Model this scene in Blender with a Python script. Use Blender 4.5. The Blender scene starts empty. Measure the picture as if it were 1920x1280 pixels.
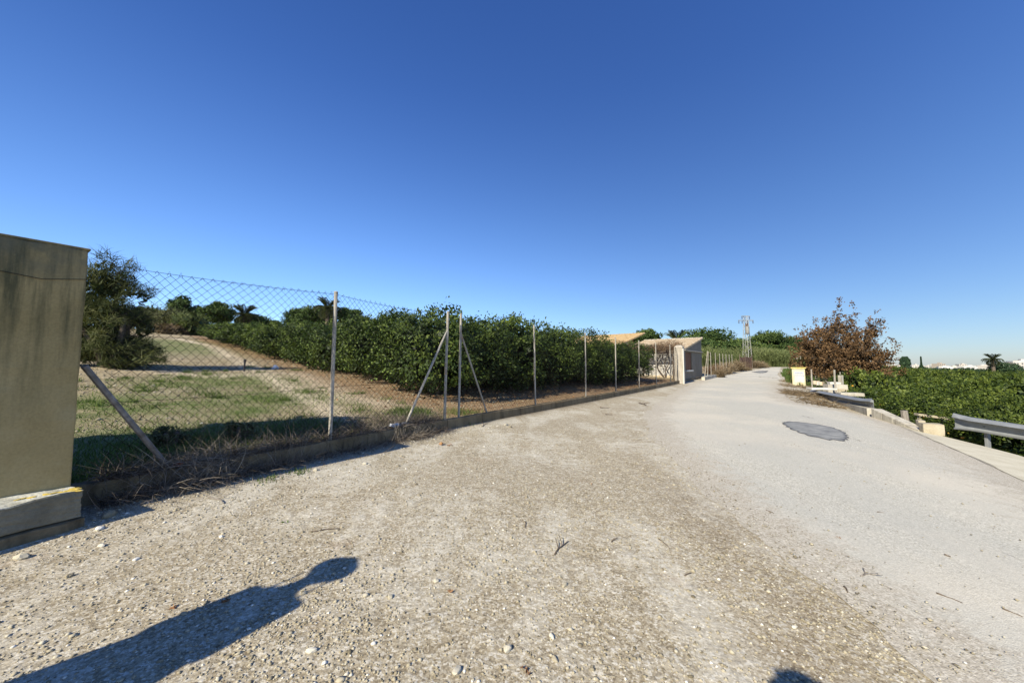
import bpy, bmesh, math, random
import numpy as np
from mathutils import Vector, Matrix
R = math.radians
rng = np.random.default_rng(7)
random.seed(7)
scn = bpy.context.scene
COL = scn.collection

# ------------------------------------------------------------------ camera, sky, sun, exposure
PITCH = math.atan(46 / 700)
EYE = 1.3
cam_d = bpy.data.cameras.new('camera')
cam_d.sensor_width = 36.0
cam_d.lens = 36.0 * 700 / 1920
cam_d.clip_start = 0.05
cam_d.clip_end = 9000
cam = bpy.data.objects.new('camera', cam_d)
COL.objects.link(cam)
cam.location = (0, 0, EYE)
cam.rotation_euler = (R(90) + PITCH, 0, 0)
scn.camera = cam

SUN_AZ, SUN_EL = 36.0, 33.0          # shadows fall towards this bearing (right of straight ahead)
world = bpy.data.worlds.new("World")
scn.world = world
world.use_nodes = True
wn = world.node_tree.nodes
wn.clear()
sky = wn.new('ShaderNodeTexSky')
sky.sky_type = 'NISHITA'
sky.sun_disc = False
sky.sun_elevation = R(SUN_EL)
sky.sun_rotation = -R(180 + SUN_AZ)
sky.altitude = 0
sky.air_density = 1.0
sky.dust_density = 0.35
sky.ozone_density = 4.0
bgn = wn.new('ShaderNodeBackground')
bgn.inputs['Strength'].default_value = 0.108
wo = wn.new('ShaderNodeOutputWorld')
wl = world.node_tree.links
wtc = wn.new('ShaderNodeTexCoord')
wsep = wn.new('ShaderNodeSeparateXYZ')
wl.new(wtc.outputs['Generated'], wsep.inputs[0])
wrp = wn.new('ShaderNodeValToRGB')
wrp.color_ramp.elements[0].position = 0.0
wrp.color_ramp.elements[0].color = (.72, .80, 1.0, 1)
wrp.color_ramp.elements[1].position = 1.0
wrp.color_ramp.elements[1].color = (.30, .52, .96, 1)
for p_, c_ in ((.10, (.66, .75, .92, 1)), (.35, (.52, .68, .93, 1)), (.6, (.38, .575, .93, 1))):
    e_ = wrp.color_ramp.elements.new(p_)
    e_.color = c_
wl.new(wsep.outputs[2], wrp.inputs[0])
wmx = wn.new('ShaderNodeMix')
wmx.data_type = 'RGBA'
wmx.blend_type = 'MULTIPLY'
wmx.inputs[0].default_value = 1.0
wl.new(sky.outputs[0], wmx.inputs[6])
wl.new(wrp.outputs[0], wmx.inputs[7])
wl.new(wmx.outputs[2], bgn.inputs[0])
world.node_tree.links.new(bgn.outputs[0], wo.inputs[0])

sd = bpy.data.lights.new('sun', 'SUN')
sd.energy = 5.0
sd.angle = R(0.53)
sd.color = (1.0, 0.925, 0.785)
so = bpy.data.objects.new('sun', sd)
COL.objects.link(so)
so.location = (-20, -25, 30)
shd = Vector((math.sin(R(SUN_AZ)) * math.cos(R(SUN_EL)), math.cos(R(SUN_AZ)) * math.cos(R(SUN_EL)), -math.sin(R(SUN_EL))))
so.rotation_euler = shd.to_track_quat('-Z', 'Y').to_euler()

scn.view_settings.view_transform = 'Standard'
scn.view_settings.look = 'None'
scn.view_settings.exposure = 0.78
scn.view_settings.gamma = 1.0
scn.view_settings.use_curve_mapping = False
scn.cycles.max_bounces = 5
scn.cycles.diffuse_bounces = 3
scn.cycles.glossy_bounces = 2
scn.cycles.transmission_bounces = 3
scn.cycles.transparent_max_bounces = 6

# ------------------------------------------------------------------ site plan
P2 = np.array([-1.25, 7.35])
D = np.array([0.5948, 0.8039])       # along the fence
NL = np.array([-0.8039, 0.5948])     # to the left of it, up the field
S_END = 19.2                         # kerb ends at the second gate pillar


def sv(x, y):
    dx, dy = np.asarray(x) - P2[0], np.asarray(y) - P2[1]
    return dx * D[0] + dy * D[1], -(dx * NL[0] + dy * NL[1])


def xy(s, v):
    return P2[0] + s * D[0] - v * NL[0], P2[1] + s * D[1] - v * NL[1]


def vk(s):                            # kerb line bends a little at the corner post
    return 0.0605 * np.maximum(0, -np.asarray(s, float))


_S = np.array([-60, -20, -5, 0, 5, 10, 18, 23, 30, 38, 45, 55, 80, 4000.])
_Z = np.array([-.3, -.05, .0, .03, .05, .08, .17, .25, .36, .55, .9, 1.15, 1.2, 1.2])
_ss = np.linspace(-60, 100, 1601)
_zz = np.convolve(np.pad(np.interp(_ss, _S, _Z), 20, mode='edge'), np.ones(41) / 41, mode='valid')


def rz(s):
    return np.interp(s, _ss, _zz)


def g_road(s, v):
    s = np.asarray(s, float)
    v = np.asarray(v, float)
    t = (v - 5.7) / 0.8
    fall = 0.16 * 0.8 * np.logaddexp(0, t)
    fall = np.minimum(fall, 2.5)
    fade = np.clip((40 - s) / 15, 0.25, 1)
    near = 0.05 * np.exp(-np.maximum(v - vk(s), 0) / 0.5)
    und = 0.012 * np.sin(s * 1.3 + v * .7) * np.sin(v * 1.1 - s * .35 + 1)
    return rz(s) - fall * fade + near + und * (v > vk(s) + 0.0)


def g_field(s, v):
    s = np.asarray(s, float)
    u = np.maximum(vk(s) - np.asarray(v, float), 0)
    hump = 0.03 * np.sin(s * .8 + 1) * np.sin(u * .9) * np.clip(u / 2, 0, 1)
    return rz(s) + 0.2 + 0.085 * np.minimum(u, 100) + 0.02 * np.maximum(np.minimum(u, 300) - 100, 0) + hump


_C, _Sn = math.cos(PITCH), math.sin(PITCH)


def ray(px, py):
    X, Y = (px - 960) / 700, -(py - 640) / 700
    return np.array([X, _C - Y * _Sn, _Sn + Y * _C])


def hit(px, py, g=g_road, off=0.0, tmax=200):
    d = ray(px, py)
    d = d / d[1]
    t = np.concatenate([np.linspace(.6, 15, 1500), np.linspace(15, tmax, 6000)])
    x, y, z = d[0] * t, t, EYE + d[2] * t
    s, v = sv(x, y)
    h = g(s, v) + off
    k = np.argmax(z < h)
    if k == 0:
        k = len(t) - 1
    return np.array([x[k], y[k], h[k]])


def atd(px, py, depth):
    d = ray(px, py)
    d = d / d[1] * depth
    return np.array([d[0], d[1], EYE + d[2]])


# right-hand bank line, in (s, v)
_b = [sv(*hit(a, b)[:2]) for a, b in [(1920, 856), (1843, 836), (1750, 813), (1700, 798), (1640, 783), (1590, 762), (1562, 748), (1532, 736), (1516, 723), (1508, 712), (1506, 704)]]
_b = sorted([(float(a), float(b)) for a, b in _b])
_bs = np.array([-40.] + [a for a, b in _b] + [60, 4000.])
_bv = np.array([_b[0][1] + .8] + [b for a, b in _b] + [_b[-1][1] + 1, _b[-1][1] + 1])


def vb(s):
    return np.interp(s, _bs, _bv)


def g_low(s, v):
    s = np.asarray(s, float)
    v = np.asarray(v, float)
    e = np.maximum(v - vb(s), 0)
    top = g_road(s, vb(s))
    low = -1.5 - .031 * np.minimum(e, 90) - .0055 * np.clip(e - 90, 0, 900)
    low = low + 0.8 * np.clip((s - 25) / 20, 0, 1) * np.exp(-e / 12)
    t = np.clip(e / 1.6, 0, 1)
    t = t * t * (3 - 2 * t)
    return top * (1 - t) + low * t - .003


def ground(x, y):
    s, v = sv(x, y)
    return np.where(v < vk(s), g_field(s, v), np.where(v < vb(s), g_road(s, v), g_low(s, v)))


def gz(x, y):
    return float(ground(x, y))


# ------------------------------------------------------------------ object helpers
def tag(o, label=None, cat=None, group=None, kind=None):
    if label: o['label'] = label
    if cat: o['category'] = cat
    if group: o['group'] = group
    if kind: o['kind'] = kind
    return o


def root(name, loc, label, cat, group=None, rot=0.0):
    o = bpy.data.objects.new(name, None)
    o.empty_display_size = .3
    COL.objects.link(o)
    o.location = loc
    o.rotation_euler = (0, 0, rot)
    return tag(o, label, cat, group)


def link(name, me, mat=None, parent=None, kind=None):
    o = bpy.data.objects.new(name, me)
    COL.objects.link(o)
    if mat is not None and not me.materials:
        me.materials.append(mat)
    if parent is not None:
        o.parent = parent
    if kind: o['kind'] = kind
    return o


def copy_tree(o, parent=None):
    c = o.copy()
    COL.objects.link(c)
    if parent is not None: c.parent = parent
    for ch in list(o.children):
        copy_tree(ch, c)
    return c


def np_mesh(name, V, F, smooth=False, attrs=None):
    """V (n,3), F (m,k) with one k"""
    V = np.ascontiguousarray(V, dtype=np.float32)
    F = np.ascontiguousarray(F, dtype=np.int32)
    me = bpy.data.meshes.new(name)
    me.vertices.add(len(V))
    me.vertices.foreach_set('co', V.ravel())
    k = F.shape[1]
    me.loops.add(F.size)
    me.loops.foreach_set('vertex_index', F.ravel())
    me.polygons.add(len(F))
    me.polygons.foreach_set('loop_start', np.arange(0, F.size, k, dtype=np.int32))
    me.polygons.foreach_set('loop_total', np.full(len(F), k, dtype=np.int32))
    if smooth:
        me.polygons.foreach_set('use_smooth', np.ones(len(F), dtype=bool))
    me.update(calc_edges=True)
    if attrs:
        for n, a in attrs.items():
            at = me.attributes.new(n, 'FLOAT', 'POINT')
            at.data.foreach_set('value', np.ascontiguousarray(a, dtype=np.float32))
    return me


class MB:
    def __init__(self):
        self.v, self.f = [], []

    def add(self, vs, fs):
        b = len(self.v)
        self.v += [tuple(float(c) for c in p) for p in vs]
        self.f += [tuple(b + i for i in f) for f in fs]

    def box(self, c, size, rot=0.0, taper=1.0, tilt=None):
        hx, hy, hz = size[0] / 2, size[1] / 2, size[2] / 2
        vs = []
        for dz, t in ((-hz, 1), (hz, taper)):
            for dx, dy in ((-hx, -hy), (hx, -hy), (hx, hy), (-hx, hy)):
                vs.append(Vector((dx * t, dy * t, dz)))
        M = Matrix.Rotation(rot, 3, 'Z')
        if tilt is not None:
            M = M @ Matrix.Rotation(tilt[1], 3, tilt[0])
        c = Vector(c)
        self.add([M @ p + c for p in vs], [(3, 2, 1, 0), (4, 5, 6, 7), (0, 1, 5, 4), (1, 2, 6, 5), (2, 3, 7, 6), (3, 0, 4, 7)])

    def tube(self, pts, radii, n=6, cap=True):
        pts = [Vector(p) for p in pts]
        if not hasattr(radii, '__len__'): radii = [radii] * len(pts)
        b = len(self.v)
        up = None
        for i, p in enumerate(pts):
            t = (pts[min(i + 1, len(pts) - 1)] - pts[max(i - 1, 0)])
            t = t.normalized() if t.length > 1e-9 else Vector((0, 0, 1))
            if up is None:
                up = t.cross(Vector((0.31, .95, .1)))
                if up.length < .1: up = t.cross(Vector((1, 0, 0)))
            up = (up - t * up.dot(t)).normalized()
            w = t.cross(up)
            for k in range(n):
                a = 2 * math.pi * k / n
                self.v.append(tuple(p + (up * math.cos(a) + w * math.sin(a)) * radii[i]))
        for i in range(len(pts) - 1):
            for k in range(n):
                a0, a1 = b + i * n + k, b + i * n + (k + 1) % n
                self.f.append((a0, a1, a1 + n, a0 + n))
        if cap:
            self.f.append(tuple(b + k for k in range(n))[::-1])
            self.f.append(tuple(b + (len(pts) - 1) * n + k for k in range(n)))

    def prism(self, poly, p0, p1, updir=(0, 0, 1)):
        """extrude 2-D outline (a, b): a across, b up, from p0 to p1"""
        p0, p1 = Vector(p0), Vector(p1)
        t = (p1 - p0).normalized()
        side = t.cross(Vector(updir)).normalized()
        up = side.cross(t)
        n = len(poly)
        vs = [p0 + side * a + up * b for a, b in poly] + [p1 + side * a + up * b for a, b in poly]
        fs = [(i, (i + 1) % n, n + (i + 1) % n, n + i) for i in range(n)]
        fs += [tuple(range(n))[::-1], tuple(range(n, 2 * n))]
        self.add(vs, fs)

    def mesh(self, name, bevel=0.0, smooth=False, seg=2):
        me = bpy.data.meshes.new(name)
        me.from_pydata(self.v, [], self.f)
        bm = bmesh.new()
        bm.from_mesh(me)
        bmesh.ops.recalc_face_normals(bm, faces=bm.faces)
        if bevel > 0:
            bmesh.ops.bevel(bm, geom=list(bm.edges), offset=bevel, segments=seg, profile=.5, affect='EDGES', clamp_overlap=True)
        bm.to_mesh(me)
        bm.free()
        if smooth:
            for p in me.polygons: p.use_smooth = True
        me.update()
        return me

    def build(self, name, mat, parent=None, bevel=0.0, smooth=False, kind=None):
        return link(name, self.mesh(name, bevel, smooth), mat, parent, kind)


# ------------------------------------------------------------------ material helpers
class Nt:
    def __init__(self, name):
        self.m = bpy.data.materials.new(name)
        self.m.use_nodes = True
        self.t = self.m.node_tree
        self.t.nodes.clear()
        self.out = self.t.nodes.new('ShaderNodeOutputMaterial')
        self.p = self.t.nodes.new('ShaderNodeBsdfPrincipled')
        self.lk(self.p.outputs[0], self.out.inputs[0])
        self.geo = self.t.nodes.new('ShaderNodeNewGeometry')
        self.tc = self.t.nodes.new('ShaderNodeTexCoord')

    def lk(self, a, b):
        self.t.links.new(a, b)

    def n(self, typ, **kw):
        x = self.t.nodes.new(typ)
        for k, v in kw.items():
            setattr(x, k, v)
        return x

    def noise(self, scale, detail=4, rough=.55, vec=None, dist=0.0):
        x = self.n('ShaderNodeTexNoise')
        x.inputs['Scale'].default_value = scale
        x.inputs['Detail'].default_value = detail
        x.inputs['Roughness'].default_value = rough
        x.inputs['Distortion'].default_value = dist
        self.lk(vec if vec is not None else self.geo.outputs['Position'], x.inputs['Vector'])
        return x.outputs['Fac']

    def voro(self, scale, feature='F1', out='Distance', vec=None):
        x = self.n('ShaderNodeTexVoronoi', feature=feature)
        x.inputs['Scale'].default_value = scale
        self.lk(vec if vec is not None else self.geo.outputs['Position'], x.inputs['Vector'])
        return x.outputs[out]

    def ramp(self, fac, stops, mode='LINEAR'):
        x = self.n('ShaderNodeValToRGB')
        x.color_ramp.interpolation = mode
        e = x.color_ramp.elements
        while len(e) > 1: e.remove(e[-1])
        e[0].position, e[0].color = stops[0][0], self.c4(stops[0][1])
        for p, c in stops[1:]:
            k = e.new(p)
            k.color = self.c4(c)
        self.lk(fac, x.inputs[0])
        return x.outputs[0]

    @staticmethod
    def c4(c):
        if not hasattr(c, '__len__'): c = (c, c, c)
        return (c[0], c[1], c[2], 1)

    def mix(self, fac, a, b, mode='MIX'):
        x = self.n('ShaderNodeMix', data_type='RGBA', blend_type=mode)
        for sock, val in ((x.inputs[0], fac), (x.inputs[6], a), (x.inputs[7], b)):
            if hasattr(val, 'links') or isinstance(val, bpy.types.NodeSocket):
                self.lk(val, sock)
            elif sock == x.inputs[0]:
                sock.default_value = val
            else:
                sock.default_value = self.c4(val)
        return x.outputs[2]

    def math(self, op, a, b=0.0, clamp=False):
        x = self.n('ShaderNodeMath', operation=op, use_clamp=clamp)
        for sock, val in ((x.inputs[0], a), (x.inputs[1], b)):
            if isinstance(val, bpy.types.NodeSocket): self.lk(val, sock)
            else: sock.default_value = val
        return x.outputs[0]

    def attr(self, name):
        x = self.n('ShaderNodeAttribute', attribute_name=name)
        return x.outputs['Fac']

    def stretch(self, sx, sy, sz, rot=(0, 0, 0)):
        x = self.n('ShaderNodeMapping')
        x.inputs['Scale'].default_value = (sx, sy, sz)
        x.inputs['Rotation'].default_value = rot
        self.lk(self.geo.outputs['Position'], x.inputs['Vector'])
        return x.outputs[0]

    def bump(self, h, strength=.5, dist=.01, prev=None):
        x = self.n('ShaderNodeBump')
        x.inputs['Strength'].default_value = strength
        x.inputs['Distance'].default_value = dist
        self.lk(h, x.inputs['Height'])
        if prev is not None: self.lk(prev, x.inputs['Normal'])
        return x.outputs[0]

    def done(self, col, rough=.9, normal=None, spec=.3, metal=0.0):
        if isinstance(col, bpy.types.NodeSocket): self.lk(col, self.p.inputs['Base Color'])
        else: self.p.inputs['Base Color'].default_value = self.c4(col)
        if isinstance(rough, bpy.types.NodeSocket): self.lk(rough, self.p.inputs['Roughness'])
        else: self.p.inputs['Roughness'].default_value = rough
        self.p.inputs['Specular IOR Level'].default_value = spec
        self.p.inputs['Metallic'].default_value = metal
        if normal is not None: self.lk(normal, self.p.inputs['Normal'])
        return self.m


def leaf_mat(name, c_dark, c_mid, c_light, rough=.45, spec=.5, trans=.25, scale=1.2):
    t = Nt(name)
    k = t.math('ADD', t.math('MULTIPLY', t.attr('tint'), .65), t.math('MULTIPLY', t.noise(scale, 3), .35))
    col = t.ramp(k, [(.2, c_dark), (.52, c_mid), (.92, c_light)])
    t.done(col, rough, None, spec)
    tr = t.n('ShaderNodeBsdfTranslucent')
    t.lk(t.mix(1.0, col, (1.25, 1.35, .6), 'MULTIPLY'), tr.inputs[0])
    mx = t.n('ShaderNodeMixShader')
    mx.inputs[0].default_value = trans
    t.lk(t.p.outputs[0], mx.inputs[1])
    t.lk(tr.outputs[0], mx.inputs[2])
    t.lk(mx.outputs[0], t.out.inputs[0])
    return t.m


def stained(name, base, dark, light, nscale=1.5, fine=40, bump=.3, rough=.9, streak=True, bdist=.004):
    t = Nt(name)
    a = t.noise(nscale, 6, .6)
    col = t.mix(t.ramp(a, [(.35, 0), (.65, 1)]), base, light)
    if streak:
        b = t.noise(3.2, 5, .6, t.stretch(2.2, 2.2, .35))
        col = t.mix(t.ramp(b, [(.5, 0), (.72, .8)]), col, dark)
    c = t.noise(fine, 4, .6)
    col = t.mix(.35, col, t.ramp(c, [(.3, .35), (.7, .75)]), 'OVERLAY')
    return t.done(col, rough, t.bump(c, bump, bdist), .2)


M = {}
# gravel apron
t = Nt('gravel')
n1 = t.noise(.55, 5, .62, t.stretch(1, 1, 1), .4)
n1b = t.noise(.9, 6, .65, t.stretch(1.4, .45, 1, (0, 0, R(-38))), .6)
n2 = t.noise(7, 5, .65)
v1c = t.voro(80, 'F1', 'Color')
v1d = t.voro(80)
v2c = t.voro(36, 'F1', 'Color')
v3c = t.voro(165, 'F1', 'Color')
sep = t.n('ShaderNodeSeparateColor')
t.lk(v1c, sep.inputs[0])
sep2 = t.n('ShaderNodeSeparateColor')
t.lk(v2c, sep2.inputs[0])
sep3 = t.n('ShaderNodeSeparateColor')
t.lk(v3c, sep3.inputs[0])
sv_ = t.math('ADD', t.math('MULTIPLY', sep.outputs[0], .5), t.math('ADD', t.math('MULTIPLY', sep2.outputs[0], .2), t.math('MULTIPLY', sep3.outputs[0], .3)))
sv_ = t.math('ADD', t.math('MULTIPLY', t.math('SUBTRACT', sv_, .5), 1.9), .5)
stone = t.ramp(sv_, [(0, (.12, .095, .06)), (.25, (.275, .228, .145)), (.6, (.39, .34, .24)), (.85, (.49, .45, .345)), (1, (.68, .645, .54))])
soil = t.ramp(n2, [(.3, (.24, .195, .12)), (.7, (.37, .315, .215))])
chalk = t.ramp(n2, [(.3, (.43, .395, .305)), (.7, (.58, .545, .445))])
col = t.mix(.62, soil, stone)
pm = t.math('ADD', t.math('MULTIPLY', n1, .45), t.math('MULTIPLY', n1b, .55))
pm = t.math('ADD', pm, t.math('MULTIPLY', t.math('SUBTRACT', n2, .5), .16))
col = t.mix(t.ramp(pm, [(.475, 0), (.565, .85)]), col, t.mix(.35, chalk, stone))
rd = t.ramp(t.noise(1.3, 4, .6, t.stretch(1, 1, 1)), [(.62, 0), (.72, .3)])
col = t.mix(rd, col, (.27, .17, .10))
bd = t.math('MULTIPLY', t.attr('band'), t.ramp(t.noise(2.5, 6, .7), [(.36, .1), (.6, 1)]))
col = t.mix(bd, col, t.mix(.45, (.20, .155, .095), stone))
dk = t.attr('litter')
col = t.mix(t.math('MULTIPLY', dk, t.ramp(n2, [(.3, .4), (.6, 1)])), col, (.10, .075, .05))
nb = t.bump(sv_, .4, .006)
nb = t.bump(t.noise(160, 3, .6), .35, .004, nb)
nb = t.bump(n2, .35, .05, nb)
M['gravel'] = t.done(col, .95, nb, .15)

# asphalt covered in pale dust
t = Nt('dusty_asphalt')
v1c = t.voro(95, 'F1', 'Color')
sep = t.n('ShaderNodeSeparateColor')
t.lk(v1c, sep.inputs[0])
stone = t.ramp(sep.outputs[0], [(0, (.19, .18, .14)), (.3, (.37, .35, .28)), (.7, (.495, .47, .38)), (1, (.70, .67, .56))])
flat = t.ramp(t.noise(2.2, 6, .6), [(.3, (.42, .385, .30)), (.7, (.52, .48, .38))])
col = t.mix(.7, flat, stone)
tr = t.noise(.5, 4, .6, t.stretch(2.2, .16, 1, (0, 0, R(-30))), .3)
col = t.mix(t.ramp(tr, [(.35, 0), (.62, .65)]), col, (.41, .395, .33))
col = t.mix(t.ramp(t.noise(.33, 4, .6), [(.45, 0), (.65, .5)]), col, (.58, .52, .40))
ef = t.math('ADD', t.attr('edge'), t.math('MULTIPLY', t.math('SUBTRACT', t.noise(5, 6, .7), .5), 1.6))
col = t.mix(t.ramp(ef, [(.42, 0), (.75, 1)]), col, t.mix(.5, (.37, .31, .225), stone))
nb = t.bump(t.voro(140), .5, .006)
M['asphalt'] = t.done(col, .9, t.bump(t.noise(25, 4), .2, .008, nb), .2)

t = Nt('cream_concrete_margin')
n = t.noise(3, 6, .6)
col = t.ramp(n, [(.3, (.42, .38, .27)), (.7, (.52, .48, .36))])
col = t.mix(.3, col, t.ramp(t.noise(130, 3), [(.3, .25), (.7, .8)]), 'OVERLAY')
M['margin'] = t.done(col, .92, t.bump(t.noise(80, 4), .3, .004), .2)

t = Nt('dark_repair_asphalt')
n = t.noise(3.5, 7, .72, t.stretch(1, 2.2, 1, (0, 0, R(-60))))
col = t.ramp(n, [(.32, (.13, .13, .12)), (.5, (.21, .21, .19)), (.68, (.31, .305, .27))])
col = t.mix(t.ramp(t.attr('rim'), [(.0, 0), (1, 1)]), col, (.07, .07, .068))
sp = t.ramp(t.noise(7, 5, .7), [(.66, 0), (.72, .5)])
col = t.mix(sp, col, (.36, .34, .30))
M['repair'] = t.done(col, .8, t.bump(t.noise(90, 3), .4, .004), .3)

# field soil
t = Nt('field_soil')
n1 = t.noise(.45, 6, .62, None, .5)
n2 = t.noise(3.5, 6, .65)
n3 = t.noise(30, 4, .7)
soil = t.ramp(n2, [(.3, (.18, .14, .08)), (.5, (.31, .25, .155)), (.7, (.45, .38, .255))])
dry = t.ramp(n3, [(.3, (.15, .12, .06)), (.7, (.38, .32, .18))])
col = t.mix(t.ramp(n1, [(.45, 0), (.6, .7)]), soil, dry)
gr = t.ramp(n3, [(.3, (.05, .075, .02)), (.7, (.17, .205, .065))])
gm = t.math('MULTIPLY', t.attr('green'), t.ramp(n2, [(.34, .35), (.55, 1)]))
gm = t.math('MULTIPLY', gm, t.ramp(t.noise(1.6, 6, .7, t.stretch(.6, 1.6, 1)), [(.34, .15), (.50, 1)]))
col = t.mix(gm, col, gr)
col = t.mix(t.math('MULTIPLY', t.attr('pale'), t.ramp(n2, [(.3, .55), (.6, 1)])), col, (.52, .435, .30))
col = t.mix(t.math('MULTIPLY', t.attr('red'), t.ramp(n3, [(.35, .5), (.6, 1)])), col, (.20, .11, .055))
nb = t.bump(n2, .5, .08)
nb = t.bump(n3, .6, .03, nb)
M['field'] = t.done(col, .95, nb, .1)

t = Nt('orchard_soil')
n2 = t.noise(2.5, 6, .65)
col = t.ramp(n2, [(.3, (.10, .075, .045)), (.7, (.24, .18, .11))])
col = t.mix(t.attr('green'), col, t.ramp(n2, [(.3, (.05, .08, .02)), (.7, (.12, .15, .05))]))
col = t.mix(t.attr('pale'), col, t.ramp(t.noise(20, 4), [(.3, (.30, .24, .16)), (.7, (.46, .39, .28))]))
M['orchard'] = t.done(col, .95, t.bump(t.noise(8, 5), .5, .05), .1)

M['pillar'] = None
t = Nt('weathered_render')
a = t.noise(1.4, 6, .6)
col = t.ramp(a, [(.3, (.24, .18, .075)), (.55, (.32, .245, .11)), (.75, (.37, .30, .155))])
st = t.noise(2.4, 6, .65, t.stretch(4.5, 4.5, .45))
sepz = t.n('ShaderNodeSeparateXYZ')
t.lk(t.geo.outputs['Position'], sepz.inputs[0])
hz = t.math('MULTIPLY', t.math('SUBTRACT', sepz.outputs[2], .7), .8, True)
col = t.mix(t.math('MULTIPLY', t.ramp(st, [(.42, 0), (.62, .95)]), hz), col, (.075, .070, .035))
tp = t.math('MULTIPLY', t.math('SUBTRACT', sepz.outputs[2], 1.95), 4.0, True)
col = t.mix(t.math('MULTIPLY', tp, t.ramp(t.noise(6, 5), [(.35, .3), (.6, .85)])), col, (.10, .10, .07))
f = t.noise(60, 4)
col = t.mix(.3, col, t.ramp(f, [(.3, .35), (.7, .7)]), 'OVERLAY')
nb = t.bump(t.noise(5, 4), .3, .02)
M['pillar'] = t.done(col, .95, t.bump(f, .35, .004, nb), .15)

t = Nt('lit_top_lichen_concrete')
f = t.noise(45, 5, .65)
col = t.ramp(t.noise(4, 5), [(.3, (.14, .125, .085)), (.7, (.25, .23, .165))])
vz = t.n('ShaderNodeNewGeometry')
sepn = t.n('ShaderNodeSeparateXYZ')
t.lk(vz.outputs['Normal'], sepn.inputs[0])
col = t.mix(t.math('MULTIPLY', t.ramp(sepn.outputs[2], [(.4, 0), (.8, 1)]), t.ramp(t.noise(9, 5), [(.35, .3), (.55, 1)])), col, (.50, .49, .40))  # upward faces paler: the sunlit top is put into the colour
col = t.mix(.3, col, t.ramp(f, [(.3, .3), (.7, .7)]), 'OVERLAY')
M['plinth'] = t.done(col, .95, t.bump(f, .6, .012), .15)
t = Nt('yellow_lichen')
f = t.noise(40, 5, .7)
M['lichen'] = t.done(t.ramp(f, [(.3, (.32, .26, .10)), (.5, (.50, .36, .06)), (.75, (.58, .50, .22))]), .95, t.bump(f, .8, .01), .1)

M['kerb'] = stained('old_kerb_concrete', (.13, .10, .055), (.04, .03, .017), (.19, .15, .09), 2.0, 45, .5)
M['concrete'] = stained('pale_concrete', (.33, .30, .235), (.12, .105, .08), (.44, .41, .33), 1.2, 35, .3)
M['cream_block'] = stained('cream_block', (.30, .255, .17), (.18, .145, .095), (.36, .32, .23), 4, 50, .3, streak=False)
M['greywall'] = stained('grey_render', (.16, .14, .105), (.10, .085, .06), (.20, .175, .135), 1.2, 30, .4)
M['white_plaster'] = stained('flaking_white_plaster', (.47, .45, .40), (.22, .185, .135), (.56, .54, .49), 1.6, 20, .5)
M['stone_base'] = stained('ochre_stone_base', (.50, .40, .26), (.22, .16, .10), (.58, .50, .36), 3.5, 12, .8, bdist=.03)
M['pale_render'] = stained('pale_render', (.29, .26, .205), (.15, .13, .10), (.36, .325, .265), 2, 30, .4)
M['white'] = stained('whitewash', (.46, .44, .37), (.28, .255, .19), (.52, .50, .44), 2, 30, .2, streak=False)
M['yellow_box'] = stained('sun_bleached_yellow_paint', (.50, .45, .27), (.38, .31, .16), (.55, .51, .35), 2.5, 30, .15)
M['yellow_lid'] = stained('yellow_paint', (.50, .39, .10), (.35, .26, .08), (.55, .46, .18), 3, 30, .15)
t = Nt('wood_shutter')
f = t.noise(3, 6, .7, t.stretch(30, 30, 1.5))
M['wood'] = t.done(t.ramp(f, [(.3, (.085, .04, .022)), (.55, (.17, .085, .05)), (.8, (.26, .16, .10))]), .8, t.bump(f, .5, .004), .2)
t = Nt('ochre_roof_tile')
f = t.noise(4, 6, .65)
M['roof'] = t.done(t.ramp(f, [(.3, (.30, .185, .075)), (.5, (.44, .30, .135)), (.75, (.52, .41, .23))]), .9, t.bump(t.noise(30, 4), .4, .01), .2)
t = Nt('pale_roof_tile')
f = t.noise(4, 6, .65)
M['roof2'] = t.done(t.ramp(f, [(.3, (.29, .20, .11)), (.5, (.42, .325, .20)), (.75, (.52, .44, .31))]), .9, t.bump(t.noise(30, 4), .4, .01), .2)

t = Nt('galvanised_post')
f = t.noise(14, 5, .65, t.stretch(1, 1, .5))
g = t.noise(5, 4, .6)
col = t.ramp(f, [(.3, (.20, .18, .145)), (.6, (.33, .305, .25)), (.8, (.44, .41, .345))])
col = t.mix(t.ramp(g, [(.58, 0), (.7, .6)]), col, (.21, .13, .075))
M['post'] = t.done(col, .75, t.bump(f, .3, .003), .3, .15)
t = Nt('rusty_strut')
f = t.noise(12, 5, .65)
M['strut'] = t.done(t.ramp(f, [(.3, (.10, .085, .07)), (.6, (.20, .185, .165)), (.8, (.32, .30, .27))]), .75, t.bump(f, .3, .003), .3, .15)
t = Nt('galvanised_rail')
f = t.noise(6, 5, .6)
M['rail'] = t.done(t.ramp(f, [(.3, (.20, .21, .205)), (.7, (.29, .30, .29))]), .5, t.bump(f, .1, .003), .4, .3)
t = Nt('fence_wire')
M['wire'] = t.done(t.ramp(t.noise(6, 4), [(.3, (.012, .009, .007)), (.7, (.035, .026, .019))]), .7, None, .3, .3)
t = Nt('steel_lattice')
M['steel'] = t.done(t.ramp(t.noise(3, 4), [(.3, (.17, .17, .155)), (.7, (.27, .27, .245))]), .6, None, .4, .2)
t = Nt('rusty_sheet')
f = t.noise(3, 5, .6, t.stretch(6, 6, .6))
M['rust'] = t.done(t.ramp(f, [(.3, (.055, .03, .02)), (.6, (.13, .075, .05)), (.8, (.22, .15, .11))]), .85, t.bump(f, .4, .01), .2)
t = Nt('bark')
f = t.noise(6, 6, .7, t.stretch(4, 4, .8))
M['bark'] = t.done(t.ramp(f, [(.3, (.06, .045, .032)), (.6, (.15, .12, .09)), (.8, (.25, .21, .165))]), .95, t.bump(f, .8, .02), .1)
t = Nt('pale_bark')
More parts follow.
